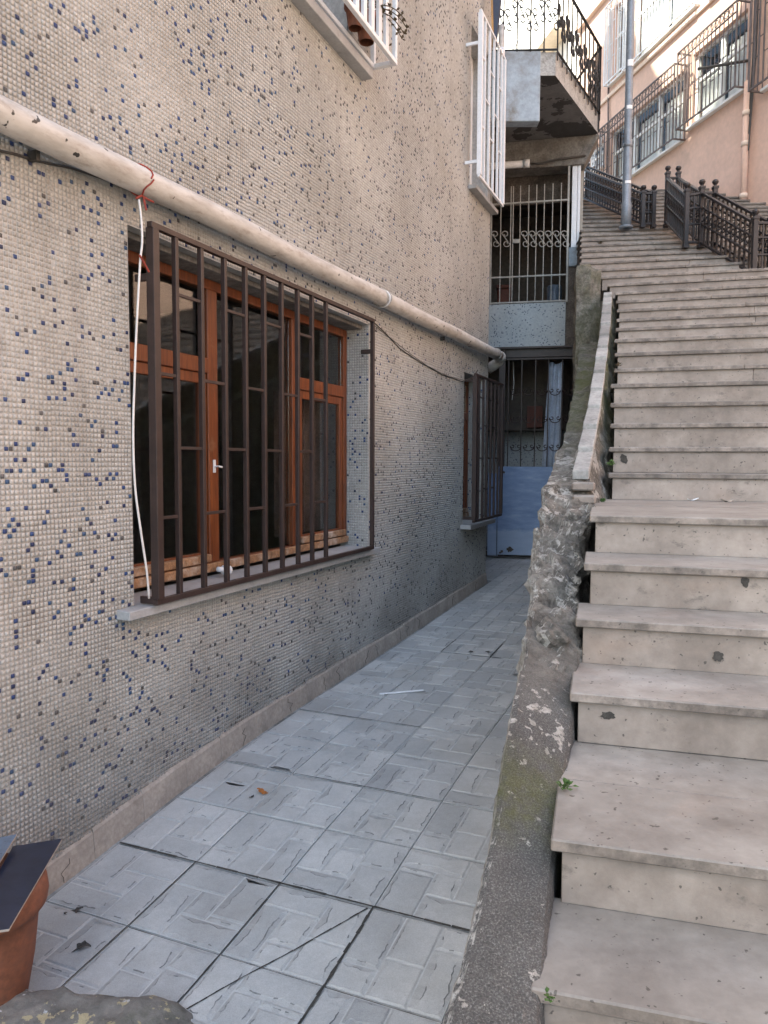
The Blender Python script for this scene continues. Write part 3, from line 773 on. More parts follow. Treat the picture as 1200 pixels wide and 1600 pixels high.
def tile_mesh(k, flip):
    q = MB(); sx, sy = TV - .006, TU - .006
    rg = random.Random(k * 10 + flip)
    q.box(0, sx, 0, sy, -.02, 0, 1)
    E = []
    E += [0.0] * 6
    S_ = [0.0] * 6
    for (x0, y0, x1, y1) in PAT[k]:
        if flip & 1: x0, x1 = 1 - x1, 1 - x0
        if flip & 2: y0, y1 = 1 - y1, 1 - y0
        g_, hgt, bv = .0030, .0045, .008
        x0, x1, y0, y1 = x0 * sx + g_, x1 * sx - g_, y0 * sy + g_, y1 * sy - g_
        # outline with a hand chipped edge
        nx, ny = max(5, int((x1 - x0) / .016)), max(5, int((y1 - y0) / .016))
        ring = [(x0 + (x1 - x0) * i / nx, y0) for i in range(nx)] + [(x1, y0 + (y1 - y0) * i / ny) for i in range(ny)] + \
               [(x1 - (x1 - x0) * i / nx, y1) for i in range(nx)] + [(x0, y1 - (y1 - y0) * i / ny) for i in range(ny)]
        cx, cy = (x0 + x1) / 2, (y0 + y1) / 2; n = len(ring)
        side = [0] * nx + [1] * ny + [2] * nx + [3] * ny
        long_ = (1, 3) if (y1 - y0) > (x1 - x0) else (0, 2)
        rough_side = {rg.choice(long_), rg.choice((0, 1, 2, 3))} | ({rg.choice((0, 1, 2, 3))} if rg.random() < .4 else set())
        inner, mid, wk, on, vein = [], [], .012, False, []
        lim = min(x1 - x0, y1 - y0) * .42
        for i, (x, y) in enumerate(ring):
            if side[i] in rough_side:
                wk = min(max(wk + rg.uniform(-.007, .007), .008), min(.032, lim))
                if rg.random() < (.12 if on else .30): on = not on
            else:
                wk, on = .006 + rg.uniform(-.002, .002), False
            t_ = min(x - x0, x1 - x) if side[i] in (0, 2) else min(y - y0, y1 - y)
            j = min(wk, .006 + .7 * t_); j2 = j + .0045 + min(1, t_ / .03) * rg.uniform(-.002, .002)
            vein.append(on)
            inner.append((min(max(x, x0 + j), x1 - j), min(max(y, y0 + j), y1 - j), hgt * (.62 if side[i] in rough_side else 1)))
            mid.append((min(max(x, x0 + j2), x1 - j2), min(max(y, y0 + j2), y1 - j2), hgt))
        vein = [vein[i] and all(side[(i + o_) % n] == side[i] for o_ in (-3, -2, -1, 1, 2, 3)) for i in range(n)]
        vs_ = [(x, y, 0.0002) for x, y in ring] + inner + mid
        fs = [(i, (i + 1) % n, n + (i + 1) % n, n + i) for i in range(n)] + [(n + i, n + (i + 1) % n, 2 * n + (i + 1) % n, 2 * n + i) for i in range(n)] + [tuple(range(2 * n, 3 * n))]
        q.add(vs_, fs, 0); E += [.25 if v_ else .1 for v_ in vein] + [1.0 if v_ else .12 for v_ in vein] + [0.0]; S_ += [rg.random()] * (2 * n + 1)
    me = q.mesh('tile', [M['floor'], M['groove']])
    at = me.attributes.new('edge', 'FLOAT', 'FACE'); at.data.foreach_set('value', E)
    at = me.attributes.new('shade', 'FLOAT', 'FACE'); at.data.foreach_set('value', S_)
    return me
TM = [tile_mesh(k, f) for k in range(3) for f in range(4)]
rg = random.Random(11)
u0 = 2.72 - 7 * TU
for iu in range(29):
    ua = u0 + iu * (TU + .0035); ub = ua + TU
    if ub < .6 or ua > 12.1: continue
    for iv in range(-2, 5):
        va = .05 + iv * TV
        if ua < U1 - .05 and va < -.1: continue
        if va > 1.95 - max(0, (ua - 2)) * .13 + .1: continue
        if ua > 8.9 and va > .95: continue
        # the wall strip closes the first column
        o = obj('tile', rg.choice(TM), fl)
        dz = rg.uniform(-.0015, .0015); tilt = 0.0
        if (iu, iv) == (11, 0): dz, tilt = .004, .02        # a loose tile that lifts at one corner
        if (iu, iv) == (15, 1): dz, tilt = .004, -.02
        sl = math.atan2(zf(ub) - zf(ua), TU)
        o.matrix_local = T(va + .0025, ua, zf(ua) + dz) @ Matrix.Rotation(sl + rg.uniform(-.003, .003), 4, 'X') @ Matrix.Rotation(tilt + rg.uniform(-.003, .003), 4, 'Y') @ Matrix.Diagonal(((-1 if 0 else 1), 1, 1, 1))
# a crack across the near tile and wide dirty joints
q = MB()
def fpt(v, u, h=.0045): return (v, u, zf(u) + h)
def crack(pts, wid):
    for (a, b) in zip(pts, pts[1:]):
        n_ = 8
        for i in range(n_):
            p0 = [a[k] + (b[k] - a[k]) * i / n_ for k in (0, 1)]; p1 = [a[k] + (b[k] - a[k]) * (i + 1) / n_ for k in (0, 1)]
            dv, du = p1[0] - p0[0], p1[1] - p0[1]; L = hypot(dv, du); nx, ny = -du / L, dv / L
            w0, w1 = wid * random.uniform(.5, 1.3), wid * random.uniform(.5, 1.3); j = random.uniform(-.3, .3) * wid
            q.add([fpt(p0[0] + nx * w0 + j, p0[1] + ny * w0), fpt(p0[0] - nx * w0 + j, p0[1] - ny * w0), fpt(p1[0] - nx * w1 + j, p1[1] - ny * w1), fpt(p1[0] + nx * w1 + j, p1[1] + ny * w1)], [(0, 1, 2, 3)])
JU = lambda i: u0 + i * (TU + .0035) - .00175
JV = lambda k: .05 + k * TV
H_FLAT = fpt
fpt = lambda v, u, h=.0066: H_FLAT(v, u, h)
crack([(JV(3) - .02, JU(7) - .02), (1.19, 2.41), (1.08, 2.22), (.96, 1.98)], .0032)
fpt = lambda v, u, h=.0052: H_FLAT(v, u, h)
crack([(JV(0), JU(7)), (JV(2), JU(7)), (JV(4), JU(7))], .0055)
crack([(JV(3), JU(7)), (JV(3), JU(6)), (JV(3), JU(5))], .0065)
crack([(JV(1), JU(7)), (JV(1), JU(5))], .0028); crack([(JV(2), JU(7)), (JV(2), JU(5))], .0035)
crack([(JV(0), JU(9)), (JV(3), JU(9))], .0028); crack([(JV(0), JU(11)), (JV(2), JU(11))], .0035)
crack([(JV(1), JU(15)), (JV(2) + .1, JU(15))], .0055); crack([(JV(1), JU(15)), (JV(1), JU(16))], .005); crack([(JV(2), JU(15)), (JV(2), JU(16))], .005)
q.build('dirty_joint', M['joint_dark'], fl)

# ------------------------------------------------------------------ the stone staircase
st = thing('stone_staircase', 'long outdoor staircase of beige stone treads and risers climbing beside the alley', 'staircase')
LP = [(.286, 1.403), (.384, 1.677), (.569, 2.266), (.665, 2.589), (.759, 2.848), (.866, 3.176), (1.345, 4.54), (1.425, 4.80), (1.505, 5.055), (1.585, 5.335),
      (1.665, 5.61), (1.80, 5.98), (1.885, 6.26), (1.97, 6.56), (2.09, 6.93), (2.22, 7.34), (2.33, 7.70), (2.425, 8.05), (2.515, 8.38)]
ANG = [15.8] * 19
for k in range(20, 41):
    Y = 8.70 + .31 * (k - 20)
    LP.append((Y * (898 - 600) / FPX if k > 22 else 2.52 + .0 * Y, Y)); ANG.append(15.8 - 11.5 * min(1, (k - 19) / 12))
LP.insert(0, (.19, 1.13)); ANG.insert(0, 15.8)      # the step below the first one in view
RISE, Z1 = .16, .65 - .16
NS = len(LP)
def facade_x(Y): return 5.94 - .2126 * (Y - 15.75)
pieces = random.Random(5)
def slab_piece(name, c, grime, bev=.004):
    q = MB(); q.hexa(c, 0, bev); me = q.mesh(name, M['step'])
    at = me.attributes.new('grime', 'FLOAT', 'FACE'); n = len(me.polygons)
    at.data.foreach_set('value', [grime[i] if i < 6 else max(grime) * .6 for i in range(n)])
    return obj(name, me, st)
core = MB()
for k in range(NS):
    L = Vector((*LP[k], 0)); a = radians(ANG[k]); rx = Vector((cos(a), -sin(a), 0)); fy = Vector((sin(a), cos(a), 0))
    z = Z1 + RISE * k
    nxt = Vector((*LP[k + 1], 0)) if k + 1 < NS else L + fy * .32
    D = (nxt - L).dot(fy) + .045
    if ANG[k] < 15.7: D += .10
    # how far the step runs to the right
    Wd = 2.0
    while (L + rx * Wd).x < facade_x((L + rx * Wd).y) - .1 and Wd < 9: Wd += .1
    th = .030
    cuts = [0.0]
    x = pieces.uniform(.9, 1.5)
    vis = 5.0 if k > 18 else 3.6
    while x < min(vis, Wd - .6): cuts.append(x); x += pieces.uniform(.9, 1.5)
    cuts.append(Wd)
    rows = [(0, D)]
    if D > .5: rows = [(0, D * .53), (D * .53, D)]
    for (y0, y1) in rows:
        for x0, x1 in zip(cuts, cuts[1:]):
            j = pieces.uniform(-.003, .003)
            A = L + rx * (x0 + .0012); B = L + rx * (x1 - .0012)
            f0 = fy * (y0 + j * (y0 == 0)); f1 = fy * (y1 - .0032)
            zz = z + pieces.uniform(-.0015, .0015)
            c = [A + f0 + Vector((0, 0, zz - th)), B + f0 + Vector((0, 0, zz - th)), B + f1 + Vector((0, 0, zz - th)), A + f1 + Vector((0, 0, zz - th)),
                 A + f0 + Vector((0, 0, zz)), B + f0 + Vector((0, 0, zz)), B + f1 + Vector((0, 0, zz)), A + f1 + Vector((0, 0, zz))]
            slab_piece('tread_slab', c, [.25, .06, 1.0, .6, .1, .6])
    # riser below this nosing
    cuts = [.025]
    x = pieces.uniform(1.0, 1.9)
    while x < min(vis, Wd - .6): cuts.append(x); x += pieces.uniform(1.0, 1.9)
    cuts.append(Wd)
    for x0, x1 in zip(cuts, cuts[1:]):
        A = L + rx * (x0 + .001); B = L + rx * (x1 - .001); j = pieces.uniform(-.002, .002)
        f0 = fy * (.022 + j); f1 = fy * .050; zl, zh = z - RISE + .001, z - th - .001
        c = [A + f0 + Vector((0, 0, zl)), B + f0 + Vector((0, 0, zl)), B + f1 + Vector((0, 0, zl)), A + f1 + Vector((0, 0, zl)),
             A + f0 + Vector((0, 0, zh)), B + f0 + Vector((0, 0, zh)), B + f1 + Vector((0, 0, zh)), A + f1 + Vector((0, 0, zh))]
        slab_piece('riser_panel', c, [.2, .1, .12, .3, .1, .3], .002)
    A = L + rx * .04; B = L + rx * Wd; f0 = fy * .055; f1 = fy * (D + .6); zl, zh = -.5, z - th - .002
    core.add([A + f0 + Vector((0, 0, zl)), B + f0 + Vector((0, 0, zl)), B + f1 + Vector((0, 0, zl)), A + f1 + Vector((0, 0, zl)),
              A + f0 + Vector((0, 0, zh)), B + f0 + Vector((0, 0, zh)), B + f1 + Vector((0, 0, zh)), A + f1 + Vector((0, 0, zh))],
             [(0, 3, 2, 1), (4, 5, 6, 7), (0, 1, 5, 4), (1, 2, 6, 5), (2, 3, 7, 6), (3, 0, 4, 7)])
core.build('core', M['core'], st)
ZTOP = Z1 + RISE * (NS - 1)

# ------------------------------------------------------------------ retaining wall between alley and stairs
rw = thing('retaining_wall', 'crumbling retaining wall with flaking paint, moss and a stone coping between alley and stairs', 'wall')
ST = [(1.00, (560, 2000), (800, 2000)), (1.35, (690, 1600), (836, 1600)), (1.55, (737, 1440), (851, 1440)), (1.75, (764, 1320), (862, 1330)), (2.05, (789, 1160), (880, 1200)), (2.45, (813, 1030), (898, 1060)),
      (2.85, (829, 940), (905, 960)), (3.2, (838, 880), (908, 885)), (3.6, (841, 830), (914, 820)), (4.05, (849, 772), (928, 780)), (4.5, (860, 735), (934, 735)),
      (5.2, (880, 690), (941, 668)), (5.9, (890, 645), (948, 590)), (6.6, (897, 606), (953, 545)), (7.4, (902, 572), (958, 500)), (8.3, (905, 542), (962, 470)), (9.0, (907, 530), (955, 452))]
stn = []
for (Y, l, r) in ST:
    stn.append((Y, P(*l, Y), P(*r, Y)))
def lerp_st(Y):
    for (a, b) in zip(stn, stn[1:]):
        if a[0] <= Y <= b[0]:
            t_ = (Y - a[0]) / (b[0] - a[0]); return a[1].lerp(b[1], t_), a[2].lerp(b[2], t_)
    return stn[-1][1], stn[-1][2]
COP = [(4.22, 907, 738), (5.23, 928, 636), (6.0, 937, 574), (7.2, 946, 508), (8.45, 950, 455)]
copc = [P(x, y, Y) for (Y, x, y) in COP]
def cop_at(Y):
    xs = [p.y for p in copc]
    return Vector((float(np.interp(Y, xs, [p.x for p in copc])), Y, float(np.interp(Y, xs, [p.z for p in copc]))))
def resample(pr, cnt):
    out = []
    for (a, b, n) in zip(pr, pr[1:], cnt):
        for i in range(n): out.append(a.lerp(b, i / n))
    return out + [pr[-1]]
CNT = (16, 3, 3, 14, 3, 3, 8)
q = MB(); rows = []; Ys = []
Y = 1.0
while Y < 9.0:
    Ys.append(Y); Y += .014 + .008 * max(0, Y - 4) * .5
for Y in Ys:
    L, R = lerp_st(Y)
    un = L.dot(wd); zfl = zf(un) - .05
    up_ = Vector((0, 0, 1))
    if Y < 4.15:
        pr = [Vector((L.x - .012, Y, zfl)), L - up_ * .022 - Vector((.004, 0, 0)), L + Vector((.004, 0, 0)), L.lerp(R, .12) + up_ * .008, L.lerp(R, .86) + up_ * .008, R, R - up_ * .025 + Vector((.008, 0, 0)), Vector((R.x + .03, Y, R.z - .5))]
    else:
        C_ = cop_at(Y); t_ = min(1, (Y - 4.15) / .12)
        zi = C_.z - .052
        M0 = Vector((C_.x - .06, Y, L.z + .02)).lerp(L.lerp(R, .4), 1 - t_); M1 = Vector((C_.x - .052, Y, zi)).lerp(L.lerp(R, .45), 1 - t_)
        R1 = Vector((C_.x + .046, Y, zi)).lerp(L.lerp(R, .9), 1 - t_); R2 = Vector((C_.x + .06, Y, zi - .10)).lerp(R, 1 - t_)
        pr = [Vector((L.x - .012, Y, zfl)), L - up_ * .022, L + Vector((.004, 0, 0)), M0, M1, R1, R2, Vector((C_.x + .17, Y, C_.z - .45))]
    rows.append(resample(pr, CNT))
nr = len(rows[0]); vs_ = []
for i, rw_ in enumerate(rows):
    for j, p in enumerate(rw_):
        a_ = rw_[max(0, j - 1)]; b_ = rw_[min(nr - 1, j + 1)]; t_ = (b_ - a_).normalized(); nrm = Vector((-t_.z, 0, t_.x))
        br = max(0.0, 1 - abs(p.y - 3.35) / 1.0)
        amp = .005 + .046 * min(1, br * 1.6) + (.010 if p.y > 4.4 else 0)
        d_ = noise.fractal(p * 6.5, .9, 2.1, 4) * amp * .85 + noise.fractal(p * 34, .8, 2.2, 4) * (.003 + .005 * min(1, br * 2))
        if amp > .008:      # broken stone: flat chips at odd tilts
            for sc_, wt in ((8.0, .34), (21.0, .16)):
                pc_ = noise.voronoi(p * sc_)[1][0]; rv = noise.cell_vector(pc_ * 3.7) * 2 - Vector((1, 1, 1))
                d_ += wt * ((p - pc_ / sc_).dot(rv) * .65 + rv.z * .35 / sc_) * min(1, amp / .03)
            d_ -= amp * .12
        vs_.append(p + nrm * d_ + Vector((0, noise.noise(p * 9) * amp * .6, 0)))
fs = [(i * nr + j, i * nr + j + 1, (i + 1) * nr + j + 1, (i + 1) * nr + j) for i in range(len(rows) - 1) for j in range(nr - 1)]
q.add(vs_, fs)
wall_o = q.build('wall_body', M['rubble'], rw, False)
# boulders bedded in the broken stretch
def boulder(name, c, s, mat, parent, seed, rough=.35, sub=3):
    bm = bmesh.new(); bmesh.ops.create_icosphere(bm, subdivisions=sub, radius=1)
    off = Vector((seed * 3.7, seed * 1.3, 0))
    for v_ in bm.verts:
        n_ = v_.co.normalized(); pc_ = noise.voronoi((n_ + off) * 1.7)[1][0]; v_.co = n_ * (1 + noise.fractal(n_ * 1.6 + off, .9, 2.1, 4) * rough * .6 + noise.cell(pc_ * 5) * rough * .5)
        v_.co = Vector((v_.co.x * s[0], v_.co.y * s[1], v_.co.z * s[2])) + Vector(c)
    me = bpy.data.meshes.new(name); bm.to_mesh(me); bm.free(); me.materials.append(mat)
    return obj(name, me, parent)
for i, (x, y, Y, s) in enumerate(((862, 985, 2.62, (.06, .07, .05)), (896, 800, 3.75, (.045, .06, .05)))):
    p = P(x, y, Y); boulder('stone', p - Vector((0, 0, s[2] * .55)), s, M['rubble'], rw, i + 2)
# exposed bricks at the broken end of the coping
for i, (x, y, Y) in enumerate(((912, 752, 4.12), (913, 772, 4.02))):
    p = P(x, y, Y); q = MB(); q.box(-.06, .06, -.05, .05, -.045, 0, 0, .008)
    o = q.build('brick', M['step'], rw); o.matrix_world = T(p.x, p.y, p.z - .005) @ Matrix.Rotation(radians(-17), 4, 'Z')
    q_ = o.data; at = q_.attributes.new('grime', 'FLOAT', 'FACE'); at.data.foreach_set('value', [.5] * len(q_.polygons))
# coping: blocks laid end to end
Y = 4.22; k = 0
while Y < 8.40:
    Y2 = min(8.45, Y + random.uniform(.30, .36)); A, B = cop_at(Y + .005), cop_at(Y2 - .005)
    d = (B - A).normalized(); sx = d.cross(Vector((0, 0, 1))).normalized() * (.043 + random.uniform(-.002, .003)); h = Vector((0, 0, .052)); A.z += .012; B.z -= .010
    q = MB(); q.hexa([A - sx - h, A + sx - h, B + sx - h, B - sx - h, A - sx, A + sx, B + sx, B - sx], 0, .005)
    o = q.build('coping_block', M['coping'], rw); o.location.z = random.uniform(-.004, .004); Y = Y2; k += 1

# pillar stub where the wall meets the house
pb = thing('concrete_pillar', 'rough mossy concrete stub at the upper end of the retaining wall', 'pillar')
q = MB(); poly = [(P(901, 500, 8.5).x, 8.54), (P(920, 500, 8.5).x, 8.47), (P(938, 500, 8.5).x, 8.50), (P(940, 500, 8.5).x + .06, 8.85), (2.46, 9.15), (P(903, 500, 8.9).x, 9.05)]
zt = P(920, 423, 8.5).z
n = len(poly); NZ = 26; vs_, fs = [], []
def subd(poly, m):
    out = []
    for i in range(len(poly)):
        a, b = poly[i], poly[(i + 1) % len(poly)]
        for j in range(m): out.append((a[0] + (b[0] - a[0]) * j / m, a[1] + (b[1] - a[1]) * j / m))
    return out
pp_ = subd(poly, 10); n = len(pp_); cx, cy = 2.36, 8.8
for k in range(NZ + 4):
    for (x, y) in pp_:
        t_ = min(1, k / NZ); zr = zt + (x - 2.36) * -.25
        p = Vector((x, y, 1.9 + (zr - 1.9) * t_))
        if k > NZ:
            s_ = 1 - (k - NZ) / 3.01; p = Vector((cx + (x - cx) * max(.02, s_), cy + (y - cy) * max(.02, s_), zr + .03 * (k - NZ)))
        nn = Vector((x - cx, y - cy, 0)).normalized()
        p += nn * noise.fractal(p * 5, .9, 2, 4) * .035 + Vector((0, 0, noise.noise(p * 7) * (.05 if k >= NZ - 1 else 0)))
        vs_.append(p)
for k in range(NZ + 3):
    for j in range(n): fs.append((k * n + j, k * n + (j + 1) % n, (k + 1) * n + (j + 1) % n, (k + 1) * n + j))
q.add(vs_, fs); q.build('pillar_body', M['rubble'], pb, True)

# ------------------------------------------------------------------ the house at the end of the alley
hs = thing('end_house', 'small house closing the alley, with gated doorway, barred porch and balcony', 'house', ME)
def eh(px, py, v=0.0): q_ = on_frame_y(ME, px, py, v); return q_.x, q_.z
XR = eh(905, 545)[0]; XP = eh(883, 510)[0]; ZL = eh(830, 544)[1]; ZB = eh(830, 475)[1]; ZC = eh(830, 262)[1]
XL = -1.2
ZS = ZC + .02
q = MB(); q.box(XL, XP, -.06, .12, ZL, ZB, 0); q.build('wall', M['mosaic_far'], hs, label='pale mosaic panel above the doorway')
q = MB(); q.box(XP + .002, XR + .06, -.045, .14, ZL - .02, eh(895, 412)[1], 0, .01); q.build('wall', M['concrete_brown'], hs, label='stained raw concrete beside the mosaic panel')
# inside of doorway and porch
q = MB()
q.quad((XL, 1.3, -.3), (3.4, 1.3, -.3), (3.4, 1.3, 2.25), (XL, 1.3, 2.25), 1); q.quad((XL, 1.3, 2.25), (3.4, 1.3, 2.25), (3.4, 1.3, 4), (XL, 1.3, 4))
q.quad((XL, 0, -.3), (XL, 0, ZL), (XL, 1.3, ZL), (XL, 1.3, -.3)); q.quad((1.75, 0, -.3), (1.75, 1.3, -.3), (1.75, 1.3, ZL), (1.75, 0, ZL)); q.quad((XL, .12, ZL - .001), (3, .12, ZL - .001), (3, 1.3, ZL - .001), (XL, 1.3, ZL - .001))
q.quad((XL, -.1, .195), (3, -.1, .195), (3, 1.3, .195), (XL, 1.3, .195), 2)
q.build('doorway_room', [M['room'], M['mosaic_far'], M['concrete']], hs)
q = MB()
for yy in (.9,): q.box(-.3, 1.7, yy, 1.28, eh(820, 671)[1] * 1.0 + .02, eh(820, 671)[1] + .05)
q.build('shelf', M['concrete_brown'], hs)
q = MB()
x1_ = XR - .03
q.quad((XL, 2.4, ZB - .1), (x1_, 2.4, ZB - .1), (x1_, 2.4, ZS), (XL, 2.4, ZS)); q.quad((XL, 0.12, ZB - .02), (x1_, .12, ZB - .02), (x1_, 2.4, ZB - .02), (XL, 2.4, ZB - .02))
q.quad((XL, .1, ZS), (XL, 2.4, ZS), (x1_, 2.4, ZS), (x1_, .1, ZS), 1); q.quad((XL, 0, ZB), (XL, 0, ZS), (XL, 2.4, ZS), (XL, 2.4, ZB))
q.quad((x1_, .15, ZB), (x1_, 2.4, ZB), (x1_, 2.4, ZS), (x1_, .15, ZS))
q.build('porch_room', [M['room'], M['concrete_brown']], hs)
q = MB(); zz = ZS - .45; q.box(XL, XR - .05, .35, .40, zz, ZS - .01); q.build('porch_beam', M['concrete_brown'], hs)
# door surround
q = MB(); xd0, xd1 = eh(778, 700)[0], XR + .05
q.box(xd0, xd0 + .10, -.02, .08, .2, ZL - .003, 0, .004); q.box(xd1 - .08, xd1, -.02, .08, .2, ZL - .003, 0, .004); q.box(xd0 + .101, xd1 - .081, -.02, .08, ZL - .14, ZL - .003, 0, .004)
q.box(xd0 - .12, xd1 + .05, -.075, -.061, ZL - .012, ZL + .018, 0, .002)
q.build('door_frame', M['brown'], hs)
q = MB(); q.box(eh(762, 800)[0], xd0 - .002, .0, .06, .2, 1.5, 0, .004); q.build('door_side_panel', M['blue'], hs, label='narrow blue painted panel left of the gate')
# gate: bars, scrolls and blue sheet
def arc(cx, cz, r, a0, a1, n=8): return [(cx + r * cos(radians(a0 + (a1 - a0) * i / n)), cz + r * sin(radians(a0 + (a1 - a0) * i / n))) for i in range(n + 1)]
def spiral(cx, cz, r0, r1, a0, a1, n=16): return [(cx + (r0 + (r1 - r0) * i / n) * cos(radians(a0 + (a1 - a0) * i / n)), cz + (r0 + (r1 - r0) * i / n) * sin(radians(a0 + (a1 - a0) * i / n))) for i in range(n + 1)]
zp = eh(810, 729)[1]
q = MB(); q.box(xd0 + .11, xd1 - .09, -.005, .025, ZL - .175, ZL - .145, 0, .002); gate = q.build('gate', M['brown'], hs)
q = MB(); q.box(0, .016, 0, .016, 0, ZL - .175 - zp, 0, .002); me = q.mesh('bar', M['brown'])
for px in (793, 813.6, 835, 855, 876.6):
    o = obj('bar', me, gate); o.location = (eh(px, 650)[0], 0, zp)
def c_scroll():
    w_ = .19; q = MB()
    a_ = spiral(.045, .0, .012, .034, 500, 180, 18); b_ = [(.011 + i * 0 + (w_ - .022) * (1 - cos(pi * i / 10)) / 2, -.075 * sin(pi * i / 10)) for i in range(11)]; c_ = spiral(w_ - .045, .0, .034, .012, 0, -320, 18)
    q.tube([(x, 0, z) for x, z in a_ + b_[1:] + c_[1:]], .007, 5); return q.mesh('scroll', M['brown'])
cs = c_scroll()
for py in (610, 653, 697):
    for (pa) in (795, 815, 836, 856, 877):
        o = obj('scroll', cs, gate); o.location = (eh(pa, py)[0] + .012, -.002, eh(pa, py)[1])
q = MB(); nx, nz = 10, 14; x0, x1, z0, z1 = xd0 + .02, xd1 + .02, .222, zp
vs_ = [(x0 + (x1 - x0) * i / nx, -.03 + .006 * noise.noise(Vector((i * .5, j * .6, 2))), z0 + (z1 - z0) * j / nz) for j in range(nz + 1) for i in range(nx + 1)]
vb = [(x, .0, z) for x, _, z in vs_]; N_ = len(vs_)
fs = [(j * (nx + 1) + i, j * (nx + 1) + i + 1, (j + 1) * (nx + 1) + i + 1, (j + 1) * (nx + 1) + i) for j in range(nz) for i in range(nx)]
rim = [i for i in range(nx + 1)] + [(j + 1) * (nx + 1) - 1 for j in range(1, nz + 1)] + [nz * (nx + 1) + i for i in range(nx - 1, -1, -1)] + [j * (nx + 1) for j in range(nz - 1, 0, -1)]
fs += [(rim[i], rim[(i + 1) % len(rim)], N_ + rim[(i + 1) % len(rim)], N_ + rim[i])[::-1] for i in range(len(rim))] + [tuple(N_ + k for k in f_q[::-1]) for f_q in fs[:nx * nz]]
q.add(vs_ + vb, fs); q.build('sheet_panel', M['blue'], gate)
rg = random.Random(3)
for (cx_, cz_, r_q) in ((x0 + .065, z0 + .055, .022), (x0 + .19, z0 + .085, .045), (x0 + .04, z0 + .03, .018), (x0 + .07, z1 - .09, .026)):
    q = MB(); n = 20; ring = [(cx_ + r_q * (1 + rg.uniform(-.35, .35)) * cos(2 * pi * i / n), -.0375, cz_ + r_q * .8 * (1 + rg.uniform(-.35, .35)) * sin(2 * pi * i / n)) for i in range(n)]
    q.add(ring + [(x, -.03, z) for x, _, z in ring], [tuple(range(n))] + [(i, n + i, n + (i + 1) % n, (i + 1) % n) for i in range(n)]); q.build('rust_patch', M['concrete_brown'], gate)
q = MB(); q.box(x0 - .012, x0 - .001, -.03, .01, .2, zp + .01, 0, .002); q.build('hinge_bar', M['blue'], gate)
# porch security grille
q = MB(); zb0, zb1, zb2, zb3 = eh(830, 473)[1], eh(830, 433)[1], eh(830, 318)[1], ZS
xa, xb = eh(766, 400)[0], eh(888, 400)[0]
for zz in (zb0, zb1, zb2): q.box(xa, xb, -.075, -.05, zz - .012, zz + .012, 0, .002)
q.box(xa, xa + .025, -.0755, -.0495, zb0 - .02, zb3 - .35, 0, .002); q.box(xb - .03, xb, -.0755, -.0495, zb0 - .02, zb3 - .02, 0, .002)
pg = q.build('porch_grille', M['grey_iron'], hs)
q = MB(); q.tube([(0, 0, 0), (0, 0, zb3 - zb0 - .3)], .008, 6); me = q.mesh('bar', M['grey_iron'])
bx = [782, 797.5, 801, 812, 825, 837, 849, 862, 875]
for px in bx:
    o = obj('bar', me, pg); o.location = (eh(px, 400)[0], -.062, zb0)
def s_scroll(h, w_, r, mat):
    q = MB()
    a_ = spiral(w_ * .5, h * .75, .012, h * .22, 620, 270 - 180 + 100, 20)
    up = [(.5 * w_ + h * .2 * cos(radians(200 - i * 0)), 0) for i in range(1)]
    # two opposed spirals joined by a slanting stem
    top = spiral(w_ * .42, h * .76, h * .05, h * .22, -200, 160, 18); bot = spiral(w_ * .58, h * .24, h * .22, h * .05, 340, -20 - 0, 18)
    pts = top + bot
    q.tube([(x, 0, z) for x, z in pts], r, 5); return q.mesh('scroll', mat)
ss = s_scroll(.26, .12, .007, M['grey_iron'])
for px in (768, 784, 814, 826, 839, 851, 863.5, 876):
    o = obj('scroll', ss, pg); o.location = (eh(px, 400)[0], -.064, eh(px, 389)[1])
q = MB(); q.box(eh(801, 378)[0], eh(812, 378)[0], -.085, -.04, eh(805, 382)[1], eh(805, 376)[1], 0, .003); q.build('lock', M['grey_iron'], pg)
# white corner post on its blue block
xc0, xc1 = eh(893, 330)[0], eh(905, 330)[0]; zc0 = eh(898, 388)[1]
q = MB(); q.box(xc0, xc0 + .075, -.06, .04, zc0, ZS, 0, .004); q.box(xc0 + .08, xc1 + .01, -.06, .04, zc0, ZS, 0, .004); q.build('corner_post', M['white_iron'], hs)
q = MB(); q.box(xc0 - .03, xc1 + .035, -.09, .14, eh(898, 418)[1], zc0 - .002, 0, .008); q.build('post_block', M['slab_blue'], hs)
# house body to the rear: side wall along the stairs and terrace roof
q = MB(); q.box(x1_ + .004, x1_ + .05, .16, 6.0, 1.5, ZS); q.build('wall', M['render'], hs, label='side wall beside the upper stairs')

# --- balcony
bal = MB(); iM = ME.inverted()
def loc(x, y): p = iM @ Vector((x, y, 0)); return (p.x, p.y)
zA = 6.78
A_ = loc(1.10, 9.80); B_ = loc(P(868, 105, 9.78).x, 9.78); C_ = loc(P(935, 190, 11.4).x, 11.42); D_ = loc(3.0, 12.4); E_ = loc(1.0, 12.6)
poly = [A_, B_, C_, D_, E_]
ZU_ = 6.50
nP = len(poly)
bal.add([(x, y, ZU_) for x, y in poly], [tuple(range(nP))[::-1]], 1)
bal.add([(x, y, zA) for x, y in poly], [tuple(range(nP))], 0)
for i in range(nP):
    a, b = poly[i], poly[(i + 1) % nP]; bal.quad((a[0], a[1], ZU_), (b[0], b[1], ZU_), (b[0], b[1], zA), (a[0], a[1], zA), 0)
bo = bal.build('balcony', [M['slab_side'], M['soffit']], hs)
xb1 = P(843, 187, 9.78).x
f0, f1 = loc(1.10, 9.775), loc(xb1, 9.765); g0, g1 = loc(1.10, 9.95), loc(xb1, 9.94)
q = MB(); zb_ = P(810, 190, 9.78).z
